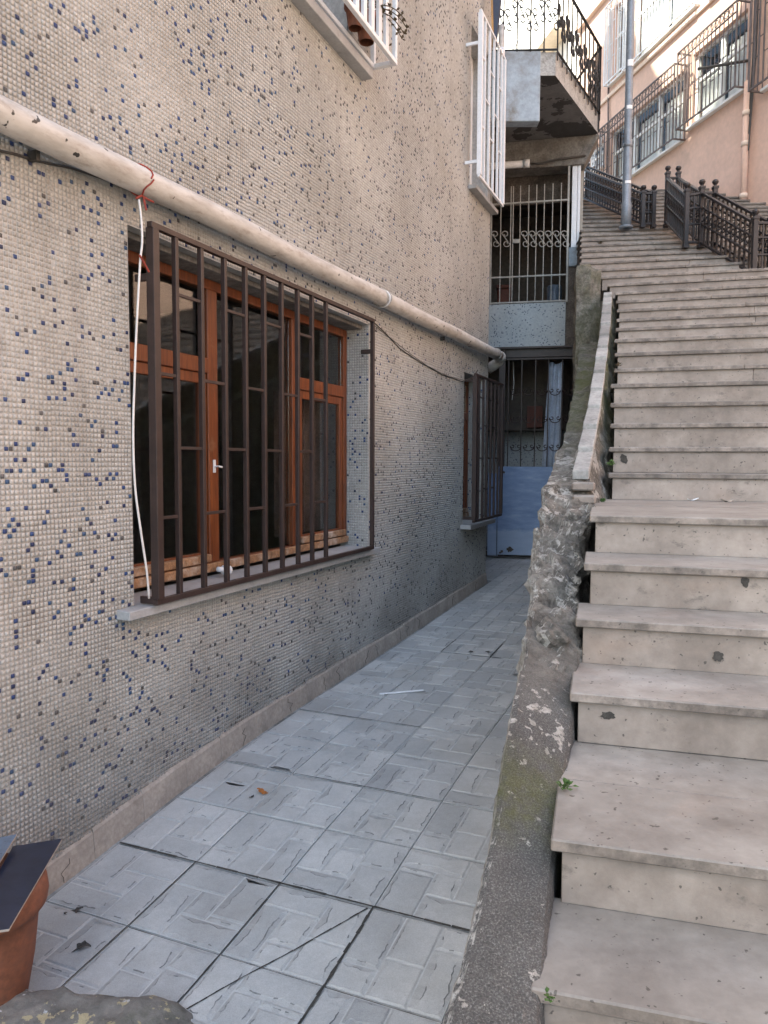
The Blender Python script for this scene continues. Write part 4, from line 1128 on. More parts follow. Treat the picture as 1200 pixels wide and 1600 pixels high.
q.hexa([(*f0, zb_), (*f1, zb_), (*g1, zb_), (*g0, zb_), (*f0, zA + .012), (*f1, zA + .012), (*g1, zA + .012), (*g0, zA + .012)], 0, .008); q.build('edge_beam', M['slab_blue'], bo)
q = MB(); q.hexa([(-.7, -.10, ZS - .06), (XR + .02, -.10, ZS - .06), (XR + .02, .25, ZS - .06), (-.7, .25, ZS - .06), (-.7, -.10, ZU_ - .002), (XR + .22, -.14, ZU_ - .002), (XR + .22, .25, ZU_ - .002), (-.7, .25, ZU_ - .002)], 0, .01); q.build('wall_beam', M['concrete'], hs)
def up_curb(a, b, h, t):
    a, b = Vector((*a, zA)), Vector((*b, zA)); d = (b - a).normalized(); s_ = Vector((-d.y, d.x, 0)) * t; q = MB(); H_ = Vector((0, 0, h))
    q.hexa([a, b, b + s_, a + s_, a + H_, b + H_, b + s_ + H_, a + s_ + H_], 0, .006); q.build('curb', M['concrete'], bo)
up_curb(loc(1.2, 10.05), loc(P(845, 100, 9.9).x, 10.03), .06, .1); up_curb(loc(P(852, 100, 9.9).x, 9.95), loc(P(880, 100, 10.2).x, 10.30), .11, .16)
# railing: top rail, balusters and scrolls
def rail_run(a, b, n, z0, drop, flip):
    a3, b3 = Vector((*a, 0)), Vector((*b, 0)); d = (b3 - a3); L = d.length; dn = d.normalized()
    me = MB().tube([(0, 0, -drop), (0, 0, .93)], .0105, 6).mesh('baluster', M['black_iron'])
    for i in range(n + 1):
        p = a3 + d * (i / n); o = obj('baluster', me, railing); o.location = (p.x, p.y, z0)
    sp_ = L / n; s1 = s_scroll(.29, sp_ * .95, .0095, M['black_iron'])
    ang = math.atan2(dn.y, dn.x)
    for i in range(n):
        p = a3 + d * ((i + (.04 if i % 2 else .04)) / n)
        for kk in (0, 1):
            o = obj('scroll', s1, railing); o.location = (p.x + dn.x * sp_ * (.5 * kk), p.y + dn.y * sp_ * (.5 * kk), z0 + .34 - (.10 if (i + kk) % 2 else 0)); o.rotation_euler = (0, 0, ang); o.scale = (.62, 1, 1)
    t_ = MB(); t_.bar(Vector((a[0], a[1], z0 + .93)), Vector((b[0], b[1], z0 + .93)), .035, .02, 0, (0, 0, 1), .003)
    t_.build('rail', M['black_iron'], railing); t_ = MB()
    t_.bar(Vector((a[0], a[1], z0 + .02)), Vector((b[0], b[1], z0 + .02)), .03, .016, 0, (0, 0, 1), .003)
    t_.build('rail', M['black_iron'], railing)
q = MB(); q.tube([(*C_, zA - .25), (*C_, zA + .93)], .022, 8); railing = q.build('balcony_railing', M['black_iron'], hs)
pA = loc(1.30, 9.79); pB = loc(P(868, 105, 9.76).x + .02, 9.755); pC = (C_[0] + .02, C_[1] - .01)
rail_run(pA, pB, 5, zA, .0, 0); rail_run(pB, pC, 10, zA - .03, .08, 1)
q = MB(); c3 = Vector((*pC, 0)); d3 = Vector((*D_, 0)); rail_run(pC, (D_[0] + .02, D_[1]), 5, zA, 0, 1)
# waste pipe and wire under the balcony
wp = thing('waste_pipe', 'short white plastic pipe slung under the balcony above the porch bars', 'pipe', ME)
zq = eh(805, 257, -.2)[1]
q = MB(); q.tube([(-.45, -.2, zq), (eh(818, 257, -.2)[0], -.2, zq)], .05, 14); q.build('pipe', M['white_iron'], wp, True)
q = MB(); xq = eh(818, 257, -.2)[0]; q.tube([(xq, -.2, zq), (xq + .09, -.2, zq)], .06, 14); q.build('coupling', M['white_iron'], wp, True)
q = MB(); q.tube([(xq + .09, -.2, zq), (xq + .22, -.2, zq - .02), (xq + .5, -.15, zq + .05), (xq + .9, -.12, zq + .08)], .014, 6); q.build('hose', M['dark_wire'], wp, True)
# down pipe at the corner of the mosaic block
dp = thing('down_pipe', 'slim white down pipe at the corner beside the balcony', 'pipe')
q = MB(); pts = [P(783, y, 9.72) for y in (40, 80, 120, 160, 205)]; q.tube(pts, .035, 10); q.build('pipe', M['pipe'], dp, True)
q = MB(); q.tube([P(783, 88, 9.72), P(783, 76, 9.72)], .047, 10); q.tube([P(783, 190, 9.72), P(783, 200, 9.72)], .044, 10); q.build('collar', M['white_iron'], dp, True)

# things behind the gate and bars
cur = MB(); xq0, xq1 = eh(858, 565)[0], eh(881, 565)[0]; xl0, xl1 = eh(846, 728)[0], eh(872, 728)[0]
zt_, zl_ = eh(868, 566)[1], zp - .1; N1, N2 = 24, 12; vs_ = []
for j in range(N2 + 1):
    t_ = j / N2
    for i in range(N1 + 1):
        s_ = i / N1; x0 = xq0 + (xl0 - xq0) * t_; x1 = xq1 + (xl1 - xq1) * t_ ** .6 + .08 * sin(t_ * pi) * .3
        vs_.append((x0 + (x1 - x0) * s_, .12 + .03 * sin(s_ * 19 + t_ * 1.5) + .012 * sin(s_ * 41), zt_ + (zl_ - zt_) * t_ + .015 * sin(s_ * 9) * (1 - t_)))
fs = [(j * (N1 + 1) + i, j * (N1 + 1) + i + 1, (j + 1) * (N1 + 1) + i + 1, (j + 1) * (N1 + 1) + i) for j in range(N2) for i in range(N1)]
cur.add(vs_, fs); o = cur.build('curtain', M['curtain'], smooth=True); tag(o, 'pale blue curtain hanging behind the bars of the doorway gate', 'curtain'); o.matrix_world = ME
sol = o.modifiers.new('thickness', 'SOLIDIFY'); sol.thickness = .004
q = MB(); a0 = eh(823, 668, .9); a1 = eh(848, 634, .9); q.box(a0[0], a1[0], .93, 1.0, a0[1], a1[1], 0, .004)
o = q.build('board', M['box_red']); tag(o, 'red brown board standing on the shelf behind the gate', 'board'); o.matrix_world = ME
q = MB(); q.tube([(*(lambda t__: (t__[0],))(eh(802, 565, .3)), .3, eh(802, 565, .3)[1]), (eh(803, 600, .3)[0], .3, eh(803, 600, .3)[1]), (eh(800, 625, .3)[0], .3, eh(800, 625, .3)[1])], .006, 6)
o = q.build('pull_string', M['cable']); tag(o, 'thin pull string hanging inside the gated doorway', 'string'); o.matrix_world = ME
q = MB(); xx, zz = eh(866, 470, .8)[0], ZB; q.lathe([(0, 0), (.11, 0), (.12, .02), (.12, .42), (.10, .44), (0, .44)], (xx, .8, zz), 18); q.lathe([(.125, .15), (.128, .16), (.125, .17)], (xx, .8, zz), 18)
o = q.build('water_barrel', M['bluegrey'], smooth=True); tag(o, 'blue grey barrel standing inside the barred porch', 'barrel'); o.matrix_world = ME
q = MB(); xx = eh(790, 440, 1.2)[0]; q.box(xx - .13, xx + .1, 1.1, 1.4, ZB, ZB + .5, 0, .02); q.box(xx - .15, xx + .12, 1.08, 1.42, ZB + .5, ZB + .56, 0, .01)
o = q.build('storage_box', M['box_red']); tag(o, 'dark red box at the left inside the barred porch', 'box'); o.matrix_world = ME

# ------------------------------------------------------------------ pink building along the stairs and the row beyond
def pk(px, py, v=0.0): q_ = on_frame(MP, px, py, v); return q_.y, q_.z
pkb = thing('pink_building', 'pink rendered apartment building with barred windows rising beside the stairs', 'building', MP)
T0, T1, PZ = pk(920, 150)[0] - .6, 26.0, pk(935, 15)[1]
w = MB()
PW = {}
def reg(name, xl, xr, ytl, ytr, ybl, ybr):
    t0, t1 = pk(xl, 100)[0], pk(xr, 100)[0]
    zt = (pk(xl, ytl)[1] + pk(xr, ytr)[1]) / 2; zb = (pk(xl, ybl)[1] + pk(xr, ybr)[1]) / 2
    PW[name] = (t0, t1, zb, zt)
reg('low_far', 956, 1070, 206, 108, 300, 213)
reg('low_near', 1083, 1166, 92, 8, 202, 132)
reg('low_end', 921, 946, 238, 214, 272, 262)
(t0, t1, zb, zt) = PW['low_near']
PW['low_next'] = (t1 + .55, t1 + 3.2, zb - .25, zt)
PW['up_far'] = (pk(958, 100)[0], pk(981, 100)[0], pk(959, 129)[1], pk(959, 129)[1] + 1.7)
PW['up_near'] = (pk(987, 100)[0], pk(1087, 100)[0], pk(1050, 46)[1], pk(1050, 46)[1] + 1.75)
t1 = PW['up_near'][1]; PW['up_next'] = (t1 + .6, t1 + 3.0, PW['up_near'][2], PW['up_near'][3])
us = sorted({T0, T1, *[x for o in PW.values() for x in o[:2]]}); zs = sorted({-.6, PZ, *[x for o in PW.values() for x in o[2:]]})
for a, b in zip(us, us[1:]):
    for c, d in zip(zs, zs[1:]):
        m_ = ((a + b) / 2, (c + d) / 2)
        if not any(o[0] < m_[0] < o[1] and o[2] < m_[1] < o[3] for o in PW.values()):
            w.quad((0, a, c), (0, b, c), (0, b, d), (0, a, d))
for (a, b, c, d) in PW.values():
    e = .22
    w.quad((0, a, c), (0, a, d), (-e, a, d), (-e, a, c)); w.quad((0, b, c), (-e, b, c), (-e, b, d), (0, b, d)); w.quad((0, a, c), (-e, a, c), (-e, b, c), (0, b, c)); w.quad((0, a, d), (0, b, d), (-e, b, d), (-e, a, d))
w.quad((0, T0, -.6), (0, T0, PZ), (-8, T0, PZ), (-8, T0, -.6)); w.quad((0, T1, -.6), (-8, T1, -.6), (-8, T1, PZ), (0, T1, PZ)); w.quad((0, T0, PZ), (0, T1, PZ), (-8, T1, PZ), (-8, T0, PZ)); w.quad((-8, T0, -.6), (-8, T0, PZ), (-8, T1, PZ), (-8, T1, -.6))
w.build('wall', M['pink'], pkb)
q = MB(); q.box(-.25, .10, T0 - .05, T1, PZ, PZ + .14, 0, .01); q.build('parapet', M['pink2'], pkb)
q = MB(); zz = PW['up_near'][2] - .1
q.box(.001, .05, T0, T1, zz - .12, zz - .02, 0, .01); q.build('string_course', M['pink2'], pkb)
for key, (a, b, c, d) in PW.items():
    up = key.startswith('up'); n = max(1, round((b - a) / 1.05))
    fr = MB(); framed(fr, -.14, -.08, a + .002, b - .002, c + .002, d - .002, .07)
    for i in range(1, n): fr.box(-.138, -.078, a + (b - a) * i / n - .045, a + (b - a) * i / n + .045, c + .073, d - .073, 0, .003)
    tz = c + (d - c) * .62
    for i in range(n): fr.box(-.136, -.082, a + (b - a) * i / n + (.046 if i else .073), a + (b - a) * (i + 1) / n - (.046 if i < n - 1 else .073), tz - .03, tz + .03, 0, .003)
    fo = fr.build('window', M['white_frame'], pkb)
    for i in range(n):
        pa, pb_ = a + (b - a) * i / n + .047, a + (b - a) * (i + 1) / n - .047
        for (ca_, cb_) in ((c + .073, tz - .031), (tz + .031, d - .073)):
            s = MB(); s.box(-.112, -.108, pa + .026 * (i == 0), pb_ - .026 * (i == n - 1), ca_, cb_); s.build('pane', M['glass_old'], fo)
        s = MB()
        for j in range(14):
            y0, y1 = pa + (pb_ - pa) * j / 14, pa + (pb_ - pa) * (j + 1) / 14
            top = (d - .08) if (up or i % 2 == 0 and key == 'low_end') else tz + (.28 if i % 3 else .0)
            s.quad((-.2 + .015 * sin(j * 2.3), y0, c + .08), (-.2 + .015 * sin((j + 1) * 2.3), y1, c + .08), (-.2 + .015 * sin((j + 1) * 2.3), y1, top), (-.2 + .015 * sin(j * 2.3), y0, top))
        s.build('net_curtain', M['lace'], fo)
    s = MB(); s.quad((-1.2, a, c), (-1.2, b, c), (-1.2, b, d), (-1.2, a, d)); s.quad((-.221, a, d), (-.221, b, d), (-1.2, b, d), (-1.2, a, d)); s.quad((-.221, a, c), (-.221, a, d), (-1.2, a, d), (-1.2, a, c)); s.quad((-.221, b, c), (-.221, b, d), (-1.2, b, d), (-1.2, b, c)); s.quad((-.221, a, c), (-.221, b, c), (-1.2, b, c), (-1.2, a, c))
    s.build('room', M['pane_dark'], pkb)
    s = MB(); s.box(-.08, .09, a - .06, b + .06, c - .05, c - .002, 0, .004); s.build('window_sill', M['white_frame'], pkb)
    # box grille in front
    mat_ = M['white_iron'] if up or key == 'low_end' else M['ironbrown']
    v1 = .28 if not up else .18; bz0, bz1 = c - .03, d + .04
    s = MB()
    for zz in (bz0, bz1):
        s.box(v1 - .012, v1 + .012, a - .1, b + .1, zz - .014, zz + .014); s.box(0, v1 - .013, a - .1, a - .076, zz - .014, zz + .014); s.box(0, v1 - .013, b + .076, b + .1, zz - .014, zz + .014)
    if not up: s.box(v1 - .012, v1 + .012, a - .1, b + .1, bz1 - .19, bz1 - .17)
    s.box(v1 - .0125, v1 + .0125, a - .1005, a - .0755, bz0 - .015, bz1 + .015); s.box(v1 - .0125, v1 + .0125, b + .0755, b + .1005, bz0 - .015, bz1 + .015)
    gr = s.build('window_grille', mat_, pkb)
    nb = int((b - a + .2) / .115); me = MB().box(-.007, .007, -.007, .007, 0, bz1 - bz0 - .028).mesh('bar', mat_); cm = MB().box(-.006, .006, 0, .12, -.006, .006).mesh('cross_bar', mat_)
    for i in range(nb + 1):
        uu = a - .092 + (b - a + .184) * i / nb
        o = obj('bar', me, gr); o.location = (v1, uu, bz0 + .014)
        if i < nb:
            for kk in ((.28, .72) if i % 2 else (.45, .88)):
                o = obj('cross_bar', cm, gr); o.location = (v1, uu + .008, bz0 + (bz1 - bz0) * kk)
    for i in range(3):
        o = obj('bar', me, gr); o.location = (v1 * i / 3 + .02, b + .088, bz0 + .014); o = obj('bar', me, gr); o.location = (v1 * i / 3 + .02, a - .088, bz0 + .014)
    if not up and key != 'low_end':
        ring = MB().tube([(0, .055 * cos(t_ * pi / 6), .055 * sin(t_ * pi / 6)) for t_ in range(13)], .008, 4, 0, False).mesh('ring', mat_)
        for i in range(int((b - a + .1) / .14)):
            o = obj('ring', ring, gr); o.location = (v1, a - .02 + .14 * i, bz1 - .09)
# rain pipe and cables down the pink wall
tp = pk(1171, 200)[0]
dp2 = thing('rain_pipe', 'pinkish rain pipe running down the pink facade between the barred windows', 'pipe', MP)
q = MB(); q.tube([(.07, tp, pk(1171, 320)[1] - .6), (.07, tp, pk(1171, 130)[1])], .055, 12); q.build('pipe', M['pink'], dp2, True)
for py in (225, 305, 178): q = MB(); zz = pk(1171, py)[1]; q.tube([(.07, tp, zz - .04), (.07, tp, zz + .04)], .068, 12); q.build('collar', M['pink2'], dp2, True)
q = MB(); z0_ = pk(1171, 185)[1]
for j in range(3): q.tube([(.05 + .02 * j, tp + .05 + .03 * j, z0_ - .3 * j), (.05, tp + .09 + .04 * j, z0_ + 1.0), (.05, tp + .1 + .05 * j, PZ - .2)], .012, 5)
o = q.build('cable_bundle', M['dark_wire']); tag(o, 'bundle of dark cables running up the pink facade by the rain pipe', 'cable'); o.matrix_world = MP
q = MB(); z1_ = pk(1155, 105)[1]; tq = pk(1168, 105)[0]; q.tube([(.0, tq, z1_), (.75, tq - .35, z1_ - .05)], .025, 6); o = q.build('wall_bracket', M['dark_wire']); tag(o, 'dark iron rod sticking out of the pink facade beside the window', 'bracket'); o.matrix_world = MP
# cables at the far corner of the pink house
q = MB(); tq = pk(953, 150)[0]; q.tube([(.04, tq, 7.5), (.05, tq + .05, 9.5), (.03, tq - .03, 10.5), (.05, tq + .02, PZ)], .02, 6); o = q.build('facade_cable', M['ironbrown']); tag(o, 'thin brown cable hanging down the far end of the pink facade', 'cable'); o.matrix_world = MP

# next house up the row, seen behind the balcony
nb_ = thing('white_building', 'sunlit white house with barred balconies seen behind the balcony railing', 'building', MP)
N0, N1, NZ_ = T0 - 18, T0 - .35, 24.0
q = MB(); q.box(-9, -.15, N0, N1, -.5, NZ_); q.build('wall', M['white_wall'], nb_)
for i in range(4):
    for j in range(2):
        a = N1 - 3.2 - i * 3.6; c = 8.0 + j * 3.0
        f_w = MB(); framed(f_w, -.149, -.10, a, a + 1.5, c, c + 1.5, .08); f_w.box(-.148, -.105, a + .71, a + .79, c + .081, c + 1.419); fo = f_w.build('window', M['white_frame'], nb_)
        s = MB(); s.box(-.147, -.135, a + .081, a + 1.419, c + .081, c + 1.419); s.build('pane', M['bluegrey'], fo)
    a = N1 - 3.6 - i * 3.6
for j in range(3):
    s = MB(); c = 7.4 + j * 3.0; s.box(-.148, .35, N0 + 1, N1 - .5, c - .14, c, 0, .01); bo2 = s.build('balcony', M['cream'], nb_)
    s = MB()
    for i in range(90): s.box(.31, .33, N0 + 1.05 + .155 * i, N0 + 1.07 + .155 * i, c, c + .85)
    s.box(.30, .34, N0 + 1, N1 - .5, c + .851, c + .89); o = s.build('balustrade', M['white_iron'], bo2, kind='stuff')
q = MB(); q.box(-9.2, .1, N0 - .1, N1 + .1, NZ_, NZ_ + .18, 0, .02); q.build('roof', M['asphalt_roof'], nb_)

# ------------------------------------------------------------------ railings on the stairs
def ztread(x, y):
    """tread height under a plan point"""
    best = Z1
    for k in range(NS):
        a = radians(ANG[k]); fy = Vector((sin(a), cos(a)))
        if (Vector((x, y)) - Vector(LP[k])).dot(fy) >= -.005: best = max(best, Z1 + RISE * k)
    return best
post_cache = {}
def post_mesh(h):
    k = round(h, 2)
    if k not in post_cache:
        q = MB(); q.box(-.028, .028, -.028, .028, 0, h - .09, 0, .004); q.box(-.036, .036, -.036, .036, h - .12, h - .09 + .001, 0, .003); q.box(-.036, .036, -.036, .036, 0, .05, 0, .003)
        q.lathe([(.0, h - .09), (.022, h - .085), (.018, h - .072), (.034, h - .052), (.042, h - .036), (.034, h - .012), (.016, h - .001), (0, h)], n=12)
        post_cache[k] = q.mesh('post', M['rail'])
    return post_cache[k]
def post(parent, p, h): o = obj('post', post_mesh(h), parent); o.location = p; return o
bal_me = {}
def fence(parent, a, b, h, hb):
    a, b = Vector(a), Vector(b); Lh = Vector((b.x - a.x, b.y - a.y, 0)).length
    for fr_, w_, hh in ((.80, .045, .03), (.60, .03, .022), (.36, .03, .022), (.09, .04, .028)):
        q = MB(); A = a + Vector((0, 0, h * fr_)); B = b + Vector((0, 0, hb * fr_)); d = (B - A).normalized() * .03
        q.bar(A + d, B - d, w_, hh, 0, (0, 0, 1), .003); q.build('rail', M['rail'], parent)
    n = max(2, int(Lh / .105))
    hm = (h + hb) / 2; key = round(hm, 2)
    if key not in bal_me:
        bal_me[key] = (MB().box(-.009, .009, -.009, .009, hm * .10, hm * .79).mesh('baluster', M['rail']), MB().tube([(.042 * cos(t_ * pi / 6), 0, .042 * sin(t_ * pi / 6)) for t_ in range(13)], .009, 4, 0, False).mesh('ring', M['rail']))
    mb_, mr = bal_me[key]; ang = math.atan2(b.y - a.y, b.x - a.x)
    for i in range(1, n):
        p = a.lerp(b, i / n); o = obj('baluster', mb_, parent); o.location = p; o.rotation_euler = (0, 0, ang)
    for i in range(n):
        p = a.lerp(b, (i + .5) / n); o = obj('ring', mr, parent); o.location = p + Vector((0, 0, hm * .48)); o.rotation_euler = (0, 0, ang)
def rp(px, py, Y): return P(px, py, Y)
rt = thing('stair_railing', 'dark iron double railing with ball topped posts down the right of the stairs', 'railing', group='iron railings on the stairs')
p1, p2 = rp(1041, 355, 11.25), rp(1057.5, 355, 11.25); p3, p4 = rp(1071, 388, 9.97), rp(1094, 388, 9.97); p5 = rp(1114.5, 388, 9.97); p6 = rp(1177, 438, 8.7); p7 = rp(1202, 438, 8.7)
p8_, p9_ = rp(1262, 520, 7.2), rp(1292, 520, 7.2)
for p, h in ((p1, .87), (p2, .87), (p3, .83), (p4, .87), (p5, .87), (p6, .79), (p7, .79)): post(rt, p, h)
fence(rt, p3, p1, .83, .87); fence(rt, p4, p2, .87, .87); fence(rt, p6, p4, .79, .87); fence(rt, p7, p5, .79, .87); fence(rt, p3, p4, .83, .87); fence(rt, p6, p7, .79, .79); fence(rt, p1, p2, .87, .87); fence(rt, p4, p5, .87, .87)
lt_ = thing('stair_railing', 'dark iron railing behind the lamp post climbing away to the left', 'railing', group='iron railings on the stairs')
q1, q2 = rp(1004, 356, 11.3), rp(1020.5, 356, 11.3); q3 = rp(904, 311, 13.9); q4 = rp(893, 300, 14.4); q3b = rp(917, 309, 13.9)
for p, h in ((q1, .61), (q2, .61)): post(lt_, p, h)
for p in (q3, q3b): post(lt_, p, .68)
fence(lt_, q1, q3, .61, .68); fence(lt_, q2, q3b, .61, .68); fence(lt_, q1, q2, .61, .61)

# lamp post
lp = thing('lamp_post', 'tall grey steel lamp post standing on the stairs', 'lamp post')
b0, b1 = P(978, 357, 11.2), P(986, 0, 11.2); d = (b1 - b0) / (b1.z - b0.z)
q = MB(); zs_ = [0, .35, .36, 1.1, 1.15, 4.0, 6.0]; rs_ = [.075, .072, .062, .062, .056, .05, .045]
q.tube([b0 + d * z for z in zs_], rs_, 14); q.build('pole', M['grey_pole'], lp, True)
q = MB(); q.tube([b0 + d * .0, b0 + d * .03], .10, 14); q.tube([b0 + d * 1.14, b0 + d * 1.20], .066, 14); q.build('collar', M['grey_pole'], lp, True)
q = MB(); tp_ = b0 + d * 6.0; q.tube([tp_, tp_ + Vector((-.2, -.1, .25)), tp_ + Vector((-.7, -.3, .35))], .03, 8); q.lathe([(0, .02), (.14, .0), (.10, .08), (0, .1)], tp_ + Vector((-.8, -.34, .27)), 14); q.build('lamp_head', M['grey_pole'], lp, True)
for k, (zz, h) in enumerate(((1.66, .05), (2.25, .09), (.62, .04))):
    q = MB(); vs_ = []
    for i in range(7):
        a_ = radians(-135 + i * 15); rr = .0585 if zz > 1.15 else .0645
        for zq_ in (zz, zz + h): vs_.append(b0 + d * zq_ + Vector((rr * cos(a_), rr * sin(a_), 0)))
    q.add(vs_, [(2 * i, 2 * i + 2, 2 * i + 3, 2 * i + 1) for i in range(6)]); q.build('sticker', M['white_plastic'], lp)

# ------------------------------------------------------------------ foreground: lump, pot, loose tiles
pc = Vector((P(-22, 1500, 2.50).x, 2.50, 0))
lm = MB(); NX, NY = 60, 34; vs_ = []
lx0, lx1, ly0, ly1 = -2.1, -.60, 1.75, 2.56
for j in range(NY + 1):
    for i in range(NX + 1):
        x = lx0 + (lx1 - lx0) * i / NX; y = ly0 + (ly1 - ly0) * j / NY
        e = min(1, (lx1 - x) / .22) * min(1, max(0, ly1 - .10 * max(0, (x + 1.15)) - .03 * noise.noise(Vector((x * 6, 1, 0))) - y) / .09); e = max(0, e)
        base = zf(Vector((x, y, 0)).dot(wd)) - .05
        p = Vector((x, y, 0)); h = .135 * (e ** .45) * (1 + .30 * noise.fractal(p * 3.5, .9, 2, 4)) + .014 * noise.fractal(p * 16, .9, 2, 4)
        vs_.append((x + .03 * noise.noise(p * 5), y + .03 * noise.noise(p * 5 + Vector((9, 2, 0))), base + max(0, h)))
lm.add(vs_, [(j * (NX + 1) + i, j * (NX + 1) + i + 1, (j + 1) * (NX + 1) + i + 1, (j + 1) * (NX + 1) + i) for j in range(NY) for i in range(NX)])
o = lm.build('concrete_lump', M['lump'], smooth=True); tag(o, 'paint spotted lump of broken concrete at the near edge of the alley floor', 'rubble')
zpot = -.20
fp = thing('terracotta_planter', 'large terracotta planter at the left edge holding loose tiles on its rim', 'planter', T(pc.x, pc.y, zpot))
q = MB(); hgt = .43
q.lathe([(0, 0), (.125, 0), (.13, .01), (.155, .15), (.168, .27), (.172, .315), (.184, .32), (.200, .34), (.205, .37), (.200, .41), (.190, hgt), (.178, hgt - .004), (.168, .39), (.150, .36), (0, .36)], n=48)
q.build('pot', M['terracotta'], fp, True)
q = MB(); q.lathe([(0, .375), (.08, .38), (.155, .362)], n=20); q.build('soil', M['debris'], fp)
# two loose tiles lying across the rim
zr = zpot + hgt
def loose(name, label, cs, mat, th=.009):
    q = MB(); t_ = [Vector(c) for c in cs]; n_ = (t_[1] - t_[0]).cross(t_[3] - t_[0]).normalized()
    if n_.z < 0: n_ = -n_
    q.hexa([p - n_ * th for p in t_] + t_, 0, .001)
    me = q.mesh(name, [mat, M['bisque']])
    for p in me.polygons:
        if p.normal.dot(n_) < .6: p.material_index = 1
    o = obj(name, me); tag(o, label, 'tile'); return o
def rz(px, py, z): return Pz(px, py, z)
loose('loose_tile', 'navy glazed tile lying across the rim of the terracotta planter', (rz(-60, 1462, zr + .016), rz(14, 1451, zr + .012), rz(97, 1310, zr + .016), rz(20, 1322, zr + .02)), M['navy'])
loose('loose_tile', 'smaller blue grey tile propped above the navy one at the picture edge', (rz(-70, 1400, zr + .055), rz(-4, 1352, zr + .05), rz(27, 1303, zr + .06), rz(-50, 1318, zr + .07)), M['bluegrey'])

# ------------------------------------------------------------------ litter and weeds
def floor_hit(px, py):
    z = 0.0
    for _ in range(30): q_ = Pz(px, py, z); z = .5 * z + .5 * (zf(q_.dot(wd)) + .005)
    return Pz(px, py, z)
a, b = floor_hit(593, 1086), floor_hit(662, 1080); q = MB(); q.bar(a + Vector((0, 0, .008)), b + Vector((0, 0, .008)), .012, .01, 0, (0, 0, 1), .002)
tag(q.build('plastic_stick', M['white_plastic']), 'white plastic stick lying on the alley tiles', 'stick')
def leaf(c, s, mat, name, label, cat, seed, rot=0.0):
    rg = random.Random(seed); q = MB(); n = 9
    for i in range(n):
        pass
    L_ = []; R_ = []
    for i in range(n + 1):
        t_ = i / n; w_ = s * .22 * sin(pi * min(1, t_ * .95 + .03)) * (1 + .4 * sin(i * 2.3)); zc_ = s * .10 * sin(t_ * 5 + seed)
        L_.append(Vector(((t_ - .5) * s, w_, zc_ + .02 * s + s * .06))); R_.append(Vector(((t_ - .5) * s, -w_, zc_ + s * .06)))
    C0 = [(l + r) / 2 - Vector((0, 0, s * .05)) for l, r in zip(L_, R_)]
    vs_ = L_ + C0 + R_; k = n + 1
    q.add(vs_, [(i, i + 1, k + i + 1, k + i) for i in range(n)] + [(k + i, k + i + 1, 2 * k + i + 1, 2 * k + i) for i in range(n)])
    o = q.build(name, mat); o.location = c; o.rotation_euler = (0, 0, rot); tag(o, label, cat); return o
leaf(floor_hit(410, 1238) + Vector((0, 0, .003)), .075, M['leaf_orange'], 'fallen_leaf', 'curled orange dead leaf on the alley tiles', 'leaf', 1, -.5)
leaf(floor_hit(393, 1245), .04, M['debris'], 'fallen_leaf', 'tiny dark dead leaf left of the orange one', 'leaf', 2, 1.0)
leaf(floor_hit(115, 1425), .075, M['debris'], 'fallen_leaf', 'dark withered leaf on the floor right of the planter', 'leaf', 3, .4)
leaf(floor_hit(122, 1482), .10, M['debris'], 'fallen_leaf', 'long dark withered scrap nearest the planter foot', 'leaf', 4, .0)
for (px, py, s, sd, lb) in ((762, 1021, .10, 5, 'clump of black leaf litter on the lifted floor tile'), (738, 1020, .09, 6, 'thin dark twig litter left of the black clump on the lifted tile')):
    leaf(floor_hit(px, py), s, M['debris'], 'leaf_litter', lb, 'litter', sd, .3)
def weed(c, s, mat, label, seed, n=22, cat='weed'):
    s *= .62
    rg = random.Random(seed); q = MB(); c = Vector(c)
    for i in range(n):
        a_ = rg.uniform(0, 2 * pi); el = rg.uniform(.3, 1.3); d_ = Vector((cos(a_) * cos(el), sin(a_) * cos(el), sin(el))); L_ = s * rg.uniform(.5, 1)
        sd_ = d_.cross(Vector((0, 0, 1))).normalized() * L_ * .22; up_ = sd_.cross(d_) * .3
        m_ = d_ * L_; base = Vector((rg.uniform(-.3, .3), rg.uniform(-.3, .3), 0)) * s
        q.tube([base, base + m_ * .5], s * .02, 4)
        q.add([base + m_ * .4, base + m_ * .65 + sd_, base + m_ - Vector((0, 0, s * .15)), base + m_ * .65 - sd_, base + m_ * .68 + up_], [(0, 1, 4), (1, 2, 4), (2, 3, 4), (3, 0, 4)])
    o = q.build('weed', mat); o.location = c; tag(o, label, cat); return o
weed(P(883, 1232, 1.93), .06, M['leaf_green'], 'green weed growing between the lower wall cap and the steps', 1)
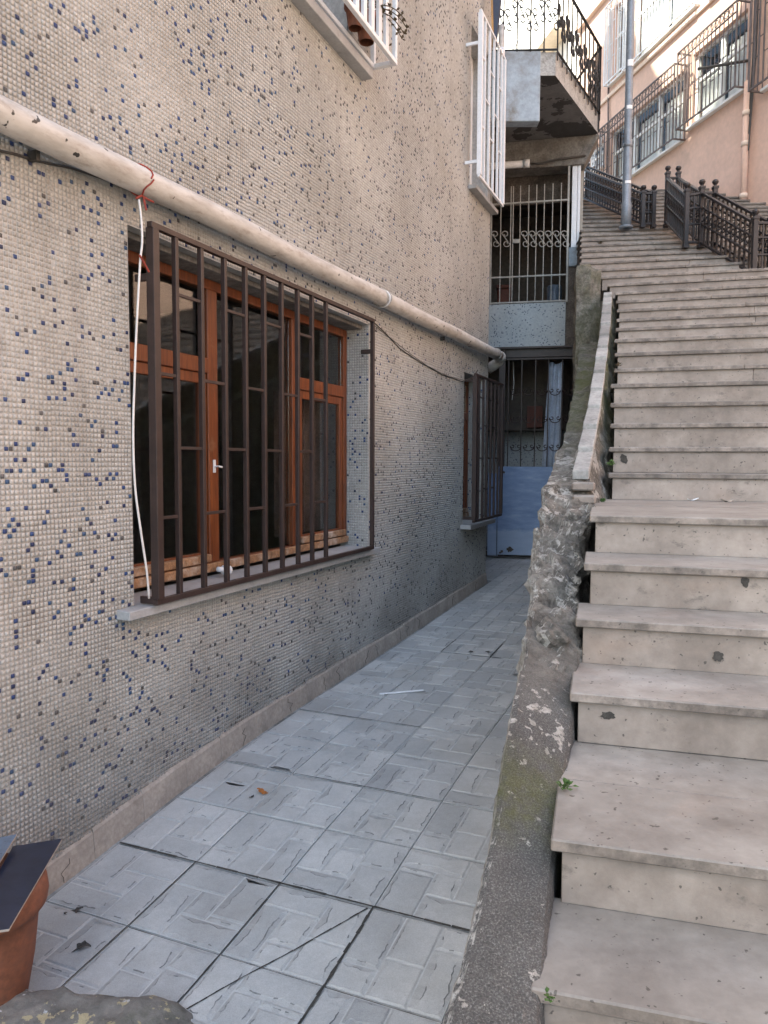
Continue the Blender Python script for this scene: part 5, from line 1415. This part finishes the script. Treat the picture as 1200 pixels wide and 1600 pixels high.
weed(P(954, 727, 4.45), .085, M['leaf_green'], 'bright green weed in the gap beside a step below the sunlit riser', 2)
weed(P(940, 787, 4.25), .07, M['leaf_green'], 'small green weed on the landing at the wall foot', 3)
weed(P(966, 572, 5.95), .07, M['leaf_dry'], 'brownish weed against the coping beside the upper steps', 4)
pq = P(938, 381, 10.3)
weed(pq, .09, M['leaf_dry'], 'dry tuft sprouting from the upper steps near the house corner', 5, 30)
weed(P(858, 1560, 1.30), .04, M['leaf_green'], 'tiny weed under the lowest tread at the bottom edge', 6, 12)
kp = Vector((LP[5][0], LP[5][1], 0))
o = MB().box(-.008, .008, -.002, .002, 0, .028, 0, .001).build('paper_scrap', M['white_plastic']); o.location = P(998, 855, 3.19); o.rotation_euler = (0, 0, -.2); tag(o, 'small white scrap of paper leaning against a riser', 'paper')
leaf(P(1135, 783, 4.3), .09, M['bisque'], 'fallen_leaf', 'pale dry scrap on the landing tread', 'leaf', 8, .2)
leaf(P(1083, 781, 4.4), .07, M['white_plastic'], 'paper_scrap', 'crumpled pale paper at the back of the landing tread', 'paper', 9, .1)

# dark splashes dried on two risers
def riser_hit(k, px, py):
    a = radians(ANG[k]); fy = Vector((sin(a), cos(a), 0)); o_ = Vector((*LP[k], 0)) + fy * .0175; d = ray(px, py); t_ = (o_ - EYEP).dot(fy) / d.dot(fy)
    return EYEP + d * t_, Vector((cos(a), -sin(a), 0)), fy
for (k, px, py, sx, sy, sd) in ((4, 1122, 1026, .016, .017, 1), (5, 1164, 908, .012, .022, 2), (3, 950, 1118, .020, .012, 3), (8, 975, 717, .022, .03, 4)):
    p, rx, fy = riser_hit(k, px, py); rg = random.Random(sd); q = MB(); n = 18; ring = []
    for i in range(n):
        a = 2 * pi * i / n; rr = 1 + rg.uniform(-.25, .25); ring.append(p + rx * (cos(a) * sx * rr) + Vector((0, 0, sin(a) * sy * rr)))
    q.add(ring + [v + fy * .004 for v in ring], [tuple(range(n))] + [(i, n + i, n + (i + 1) % n, (i + 1) % n) for i in range(n)])
    q.build('splash', M['debris'], st)
